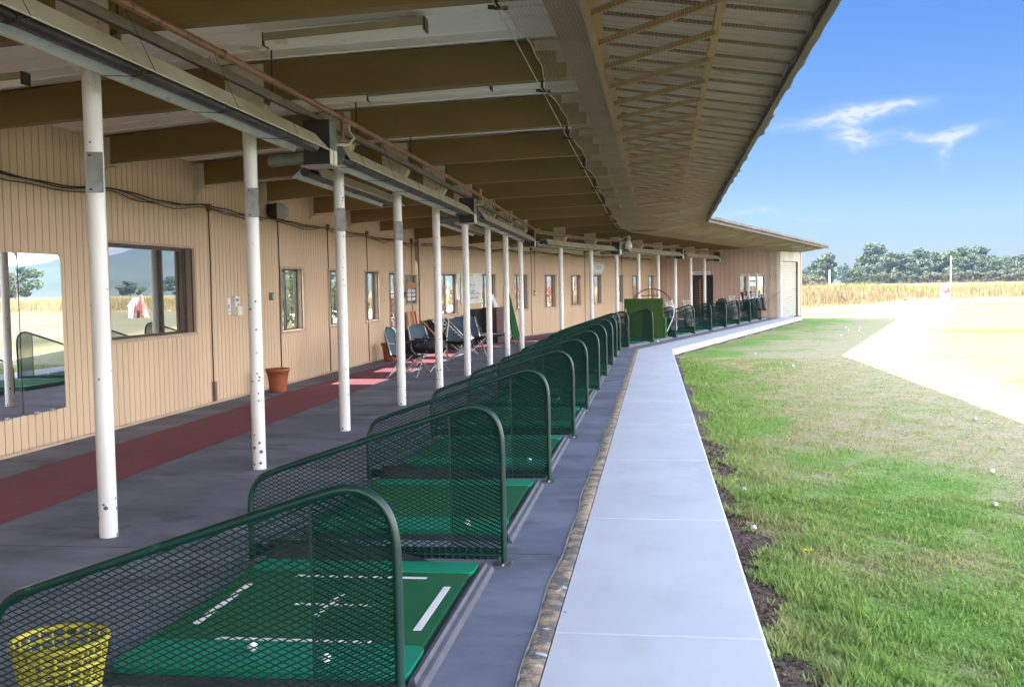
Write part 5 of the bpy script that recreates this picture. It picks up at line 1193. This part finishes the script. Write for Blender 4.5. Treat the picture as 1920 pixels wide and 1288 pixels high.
t = thing('bag', 'black soft bag slumped on the folding chair', 'bag', (-4.2, 19.4, .42)); b = MB(); b.lathe([(.001, .40), (.22, .41), (.27, .47), (.25, .55), (.16, .60), (.05, .62), (.001, .60)], 18, 0, (-4.18, 19.35, .01)); o = b.build('sack', 'black_fabric', t)
for v in o.data.vertices: v.co.x += .03 * math.sin(v.co.z * 40 + v.co.y * 9); v.co.y += (v.co.y - 19.35) * .5
b = MB(); b.tube([(-4.35, 19.3, .6), (-4.25, 19.2, .68), (-4.1, 19.2, .67), (-4.0, 19.35, .58)], .012, 6); b.build('strap', 'box_black', t)
# woven lattice side panel and golf club leaning at the second pair of chairs
t = thing('lounge_chair', 'chair with woven white and dark webbing seen edge on between the fifth and sixth posts', 'chair', (-4.6, 22.6, 0)); 
b = MB()
for i in range(9):
    b.tube([(-4.78 + .5 * i / 8, 22.3, .85 - .48 * i / 8), (-4.55 + .5 * i / 8, 22.3, .90 - .48 * i / 8)], .008, 5)
for i in range(4): b.tube([(-4.78 + .07 * i, 22.3, .85 + .017 * i), (-4.28 + .07 * i, 22.3, .37 + .017 * i)], .008, 5)
b.build('webbing', 'board_white', t)
b = MB(); b.tube([(-4.8, 22.32, .88), (-4.25, 22.32, .34), (-4.0, 22.32, .02)], .012, 8); b.tube([(-4.5, 22.32, .93), (-4.0, 22.32, .40), (-4.35, 22.32, .02)], .012, 8); b.build('tube_frame', 'chrome', t)
t = thing('golf_club', 'golf club leaning against the blue chair back', 'golf club', (-4.2, 23.2, 0)); b = MB(); b.tube([(-4.05, 22.9, .42), (-4.22, 23.1, .98)], .007, 6); b.build('shaft', 'chrome', t); b = MB(); b.sphere((-4.22, 23.1, .99), .04, 10, sz=.8); b.build('head', 'chrome', t)
b = MB(); b.tube([(-4.05, 22.9, .42), (-4.0, 22.85, .25)], .012, 6); b.build('grip', 'black_fabric', t)
t = thing('towel', 'white crumpled towel on the chair seat beside the sixth post', 'towel', (-4.0, 22.4, .45)); b = MB(); b.sphere((-3.98, 22.4, .47), .075, 12, sz=.8); o = b.build('cloth', 'board_white', t)
for v in o.data.vertices: v.co.x += .02 * math.sin(v.co.z * 70 + v.co.y * 30); v.co.z += .012 * math.sin(v.co.x * 60)
# wooden frame, dark boards, bench clutter by the wall
t = thing('wooden_frame', 'orange brown wooden frame leaning against the wall behind the chairs', 'frame', (-5.75, 25.0, 0)); xw = -5.85
b = MB(); b.hexa([(xw + .16, 24.7, 0), (xw + .2, 24.7, 0), (xw + .2, 25.15, 0), (xw + .16, 25.15, 0)], [(xw + .0, 24.7, 1.0), (xw + .04, 24.7, 1.0), (xw + .04, 25.15, 1.0), (xw, 25.15, 1.0)]); b.build('panel', 'wood_orange', t)
b = MB()
for (y0, y1) in ((24.7, 24.78), (25.07, 25.15)): b.hexa([(xw + .201, y0, 0), (xw + .22, y0, 0), (xw + .22, y1, 0), (xw + .201, y1, 0)], [(xw + .041, y0, 1.0), (xw + .06, y0, 1.0), (xw + .06, y1, 1.0), (xw + .041, y1, 1.0)])
b.build('stiles', 'pot', t)
b = MB(); bar(b, (xw + .22, 25.2, .75), (xw + .75, 25.5, .06), .05, .03); b.build('brace', 'wood_orange', t)
t = thing('storage_chest', 'large black chest behind the chairs left of the fifth post', 'chest', (-5.1, 26.2, 0)); b = MB(); b.hexa([(-5.65, 26.0, 0), (-4.72, 26.0, 0), (-4.72, 26.7, 0), (-5.65, 26.7, 0)], [(-5.67, 25.98, .70), (-4.7, 25.98, .70), (-4.7, 26.72, .70), (-5.67, 26.72, .70)]); b.build('body', 'black_fabric', t)
b = MB(); b.hexa([(-5.7, 25.95, .701), (-4.67, 25.95, .701), (-4.67, 26.75, .701), (-5.7, 26.75, .701)], [(-5.68, 25.98, .76), (-4.69, 25.98, .76), (-4.69, 26.72, .76), (-5.68, 26.72, .76)]); b.build('lid', 'box_black', t)
b = MB(); b.box((-5.3, 25.97, .5), (-5.1, 25.979, .53)); b.build('latch', 'bolt', t)
def sbox(b, x0, x1, y0, y1, z0, z1, mi=0): b.box((x0, y0, z0), (x1, y1, z1), mi, lambda a, c, d: W2(a, c, d))
t = thing('cabinet', 'dark maroon and black stove-like cabinet by the wall left of the white board', 'cabinet', W2(-5.3, 2.6)); b = MB(); sbox(b, -5.55, -5.1, 2.3, 2.9, .0, .28); sbox(b, -5.5, -5.15, 2.35, 2.85, .281, .95, 1); sbox(b, -5.56, -5.09, 2.29, 2.91, .9505, .98); b.build('body', ['box_black', 'maroon'], t)
b = MB(); sbox(b, -5.42, -5.24, 2.34, 2.349, .4, .6); sbox(b, -5.35, -5.3, 2.33, 2.348, .45, .55, 1); b.build('door', ['gap_dark', 'pot'], t)
t = thing('cabinet', 'lower black box shelf left of the maroon cabinet', 'cabinet', W2(-5.75, 2.3)); b = MB(); sbox(b, -5.82, -5.6, 2.0, 2.7, .55, .95); sbox(b, -5.82, -5.56, 1.95, 2.75, .0, .549); b.build('body', 'box_black', t); b = MB(); sbox(b, -5.8, -5.62, 1.995, 1.999, .7, .74); b.build('handle', 'bolt', t)
t = thing('lounger', 'low folded dark lounger with chrome frame on the floor right of the sixth post', 'lounger', W2(-4.9, 1.2)); b = MB(); b.hexa([W2(-5.2, 1.0, .30), W2(-4.4, .9, .26), W2(-4.4, 1.4, .26), W2(-5.2, 1.5, .30)], [W2(-5.2, 1.0, .34), W2(-4.4, .9, .29), W2(-4.4, 1.4, .29), W2(-5.2, 1.5, .34)]); b.hexa([W2(-5.22, 1.0, .30), W2(-5.17, 1.0, .30), W2(-5.17, 1.5, .30), W2(-5.22, 1.5, .30)], [W2(-5.42, 1.0, .72), W2(-5.37, 1.0, .72), W2(-5.37, 1.5, .72), W2(-5.42, 1.5, .72)]); b.build('cushion', 'black_fabric', t)
b = MB()
for yy in (.95, 1.45): b.tube([W2(-5.25, yy, .3), W2(-4.3, yy, .26), W2(-4.2, yy, .02)], .012, 6); b.tube([W2(-5.2, yy, .3), W2(-5.0, yy, .02)], .012, 6)
b.build('frame', 'chrome', t)
# boards leaning on the far wall
def lean(name, label, x0, x1, yb, yt, z, mats_, thick=.03, foot=None):
    t = thing(name, label, 'board', W2(x0, yb)); b = MB(); b.hexa([W2(x0, yb, 0), W2(x1, yb, 0), W2(x1, yb + thick, 0), W2(x0, yb + thick, 0)], [W2(x0 + yt, yb, z), W2(x1 + yt, yb, z), W2(x1 + yt, yb + thick, z), W2(x0 + yt, yb + thick, z)]); b.build('panel', mats_, t); return t
t = thing('leaning_board', 'tall white board leaning on the far wall behind the seventh post', 'board', W2(-5.4, 3.6)); b = MB(); b.hexa([W2(-5.50, 3.5, .12), W2(-5.46, 3.5, .12), W2(-5.46, 4.0, .12), W2(-5.50, 4.0, .12)], [W2(-5.83, 3.5, 1.34), W2(-5.80, 3.5, 1.34), W2(-5.80, 3.62, 1.34), W2(-5.83, 3.62, 1.34)]); b.build('panel', 'board_white', t)
b = MB(); sbox(b, -5.51, -5.45, 3.48, 4.02, .0, .119); sbox(b, -5.5, -5.45, 3.4, 3.5, 0, 1.0); b.build('wooden_foot', 'wood_orange', t)
t = thing('leaning_board', 'tall dark green turf board leaning on the far wall right of the white board', 'board', W2(-5.3, 4.9)); b = MB(); b.hexa([W2(-5.62, 4.55, .0), W2(-5.58, 4.55, .0), W2(-5.58, 5.1, .0), W2(-5.62, 5.1, .0)], [W2(-5.84, 4.55, 1.55), W2(-5.81, 4.55, 1.55), W2(-5.81, 4.75, 1.55), W2(-5.84, 4.75, 1.55)]); b.build('panel', 'turf_board_dark', t)
b = MB(); b.hexa([W2(-5.575, 4.54, .0), W2(-5.54, 4.54, .0), W2(-5.54, 5.11, .0), W2(-5.575, 5.11, .0)], [W2(-5.575, 4.54, .05), W2(-5.54, 4.54, .05), W2(-5.54, 5.11, .05), W2(-5.575, 5.11, .05)]); b.build('base_batten', 'turf_board', t)
# upright turf board in the first bays beyond the bend, with the hoop behind
t = thing('turf_board', 'square upright board covered in bright green turf among the dividers', 'board', W2(-1.6, 4.64)); b = MB(); sbox(b, -2.15, -1.085, 4.6, 4.64, .03, 1.14); b.build('turf_face', 'turf_board', t)
b = MB(); sbox(b, -2.19, -2.155, 4.58, 4.68, .0, 1.14); sbox(b, -2.19, -1.085, 4.641, 4.68, .0, 1.135); sbox(b, -1.0845, -1.02, 4.6, 4.8, .0, .62); b.build('backing', 'turf_board_dark', t)
t = thing('hoop_stand', 'large dark red swing training hoop rising behind the green turf board', 'hoop', W2(-1.48, 4.95)); b = MB(); pts = []
for i in range(25): a = R(200 - 260 * i / 24); pts.append(W2(-1.48 + .63 * math.cos(a), 4.95 - .08 * math.sin(a), .80 + .61 * math.sin(a)))
b.tube(pts[:17], .016, 8); b.build('ring_upper', 'hoop_red', t); b = MB(); b.tube(pts[16:22], .012, 8); b.tube([pts[21], W2(-1.06, 4.9, .18), W2(-1.05, 4.9, .0)], .012, 8); b.build('ring_lower', 'hoop_white', t)
b = MB(); b.tube([W2(-1.80, 4.9, 1.22), W2(-1.26, 4.9, 1.22)], .011, 8); b.build('cross_bar', 'hoop_red', t)
# bits at the far bays: clubs and bags
def club(x, y, x2, y2, z2, lb, m_='lamp_grey'):
    t = thing('golf_club', lb, 'golf club', W2(x, y)); b = MB(); b.tube([W2(x, y, .02), W2(x2, y2, z2)], .009, 6); b.build('shaft', m_, t); b = MB(); b.tube([W2(x, y, .02), W2(x + .09, y, .03)], .018, 6); b.build('head', 'chrome', t)
club(-2.05, 4.4, -2.12, 4.5, .86, 'pale club propped in front of the turf board', 'board_white')
club(-2.3, 8.4, -2.12, 8.4, 1.12, 'dark club standing among white bags beyond the bend', 'box_black')
club(-1.7, 20.5, -.35, 20.9, 1.15, 'dark club shaft slanting in front of the end wall mirror', 'box_black')
def golf_bag(x, y, lb, m_, h_=.82):
    t = thing('golf_bag', lb, 'golf bag', W2(x, y)); c = W2(x, y); b = MB(); b.tube([(c[0], c[1], .0), (c[0] + .05, c[1], .1), (c[0] - .06, c[1], h_ - .1), (c[0] - .08, c[1], h_)], [.12, .13, .13, .14], 14); b.build('body', m_, t)
    b = MB()
    for i in range(6): a = i * 1.1; b.tube([(c[0] - .08 + .07 * math.cos(a), c[1] + .07 * math.sin(a), h_ - .05), (c[0] - .1 + .11 * math.cos(a), c[1] + .11 * math.sin(a), h_ + .18)], [.006, .006], 5); b.sphere((c[0] - .1 + .11 * math.cos(a), c[1] + .11 * math.sin(a), h_ + .19), .03, 8)
    b.build('clubs', 'chrome', t); b = MB(); b.tube([(c[0] + .12, c[1] - .1, .2), (c[0] + .03, c[1] - .14, .6)], .03, 8); b.build('pocket', m_, t)
golf_bag(-2.0, 9.2, 'white golf bag in the third bay beyond the bend', 'board_white'); golf_bag(-2.1, 12.0, 'white and grey golf bag in the fourth bay beyond the bend', 'label_white', .75)
golf_bag(-1.9, 19.0, 'white golf bag before the end wall mirror, left one', 'board_white', .8); golf_bag(-1.4, 20.6, 'dark golf bag before the end wall mirror, right one', 'box_black', .85); golf_bag(-1.65, 21.0, 'blue golf bag between the two others at the end wall mirror', 'blue_fabric', .75)
c_ = W2(-2.65, 19.2); chair(c_[0], c_[1], R(120), 'black folding chair against the pinkish end wall', s=1.05, back='black_fabric')
# concrete block by the board
t = thing('ball_valve', 'small dull knob on the floor at the foot of the divider beside the turf board', 'knob', W2(-.8, 2.9)); c = W2(-.80, 2.95); b = MB(); b.sphere((c[0], c[1], .035), .035, 10); b.tube([(c[0] - .08, c[1], .03), (c[0], c[1], .03)], .016, 8); b.build('knob', 'ball_dirty', t)

# ================================================================== OUT ON THE RANGE
t = thing('range_target', 'white upright target with rounded top and faded red and blue marks before the tall grass', 'target', (22.37, 87.6, GZ)); x, y = 22.37, 87.6
prof = [(-.34, 0), (.34, 0), (.34, 1.02)] + [(.34 * math.cos(R(a)), 1.02 + .26 * math.sin(R(a))) for a in range(15, 180, 15)] + [(-.34, 1.02)]
b = MB(); b.prism([(x + p[0], y, GZ + p[1]) for p in prof], (0, .35, 0)); b.build('body', 'white_paint_plain', t)
b = MB(); b.box((x - .30, y - .02, GZ + .64), (x - .17, y - .002, GZ + .86)); b.hexa([(x + .14, y - .02, GZ + .60), (x + .28, y - .02, GZ + .56), (x + .28, y - .002, GZ + .56), (x + .14, y - .002, GZ + .60)], [(x + .10, y - .02, GZ + .98), (x + .28, y - .02, GZ + 1.05), (x + .28, y - .002, GZ + 1.05), (x + .10, y - .002, GZ + .98)]); b.box((x - .12, y - .018, GZ + .55), (x + .1, y - .003, GZ + .8)); b.build('red_marks', 'flag_red', t)
b = MB(); b.hexa([(x - .14, y - .022, GZ + .82), (x - .05, y - .022, GZ + .86), (x - .05, y - .003, GZ + .86), (x - .14, y - .003, GZ + .82)], [(x - .05, y - .022, GZ + .99), (x + .06, y - .022, GZ + .96), (x + .06, y - .003, GZ + .96), (x - .05, y - .003, GZ + .99)]); b.box((x + .22, y - .022, GZ + .15), (x + .27, y - .002, GZ + .3)); b.build('blue_marks', 'blue_paint', t)
# tilted marker boards
def marker(px, D, lean_, h_, lb, leg=True):
    a = R(px_az(px)); x, y = math.sin(a) * D, math.cos(a) * D; t = thing('yardage_board', lb, 'board', (x, y, GZ), 0, 'tilted boards before the tall grass')
    b = MB(); u_ = Vector((math.cos(a), -math.sin(a), 0)); p = Vector((x, y, GZ + .15)); q = p + Vector((0, 0, h_)) * math.cos(lean_) - u_ * h_ * math.sin(lean_)
    bar(b, p, q, .3, .08); b.build('panel', 'dark_wood', t); b = MB(); bar(b, p + u_ * .25 + Vector((0, 0, .02)), p + u_ * 1.0 + Vector((0, 0, .1)), .25, .06) if leg else bar(b, p + u_ * .05, p + u_ * .5 + Vector((0, 0, .0)) + Vector((0, 0, -.1)), .08, .06); b.build('base', 'dark_wood', t)
    b = MB(); b.tube([(x, y, GZ), (x, y, GZ + .2)], .03, 6); b.build('stake', 'dark_wood', t)
marker(1533, 82, .45, .75, 'dark tilted board with a flat second plank nearest the shed'); marker(1588, 80, .75, .6, 'small dark and white tilted board in the weeds', False); marker(1693, 86, .0, .85, 'dark upright stake with a slanted prop before the tall grass', False)
# red and white toy-like windmill cottage mirrored in the wide window
t = thing('range_house', 'small red and white peaked target hut far across the range, seen in the window reflection', 'hut', (24.2, 68.0, GZ)); x, y = 24.2, 68.0
b = MB(); b.hexa([(x - .55, y - .55, GZ), (x + .55, y - .55, GZ), (x + .55, y + .55, GZ), (x - .55, y + .55, GZ)], [(x - .08, y - .08, GZ + 2.2), (x + .08, y - .08, GZ + 2.2), (x + .08, y + .08, GZ + 2.2), (x - .08, y + .08, GZ + 2.2)]); b.build('tower', 'flag_red', t)
b = MB(); b.box((x + .6, y - .5, GZ), (x + 1.1, y + .5, GZ + 1.1)); b.prism([(x + .55, y - .6, GZ + 1.101), (x + 1.2, y - .6, GZ + 1.101), (x + .55, y - .6, GZ + 1.9)], (0, 1.2, 0)); b.build('white_wing', 'white_paint_plain', t)
b = MB(); b.box((x - .15, y - .60, GZ), (x + .15, y - .54, GZ + .7)); b.build('door', 'dark_wood', t); t.scale = (.72, .72, .72)

# ================================================================== AIR
b = MB(); b.box((-2500, -300, GZ - 1.0), (2500, 1650, 100)); hz_ = b.build('haze', [])
k = bpy.data.materials.new('haze_air'); k.use_nodes = True; k.node_tree.nodes.clear()
o_ = k.node_tree.nodes.new('ShaderNodeOutputMaterial'); v_ = k.node_tree.nodes.new('ShaderNodeVolumePrincipled')
v_.inputs['Color'].default_value = (.16, .25, .38, 1); v_.inputs['Density'].default_value = .00032; v_.inputs['Anisotropy'].default_value = .2
k.node_tree.links.new(v_.outputs[0], o_.inputs['Volume']); hz_.data.materials.append(k); tag(hz_, kind='stuff')
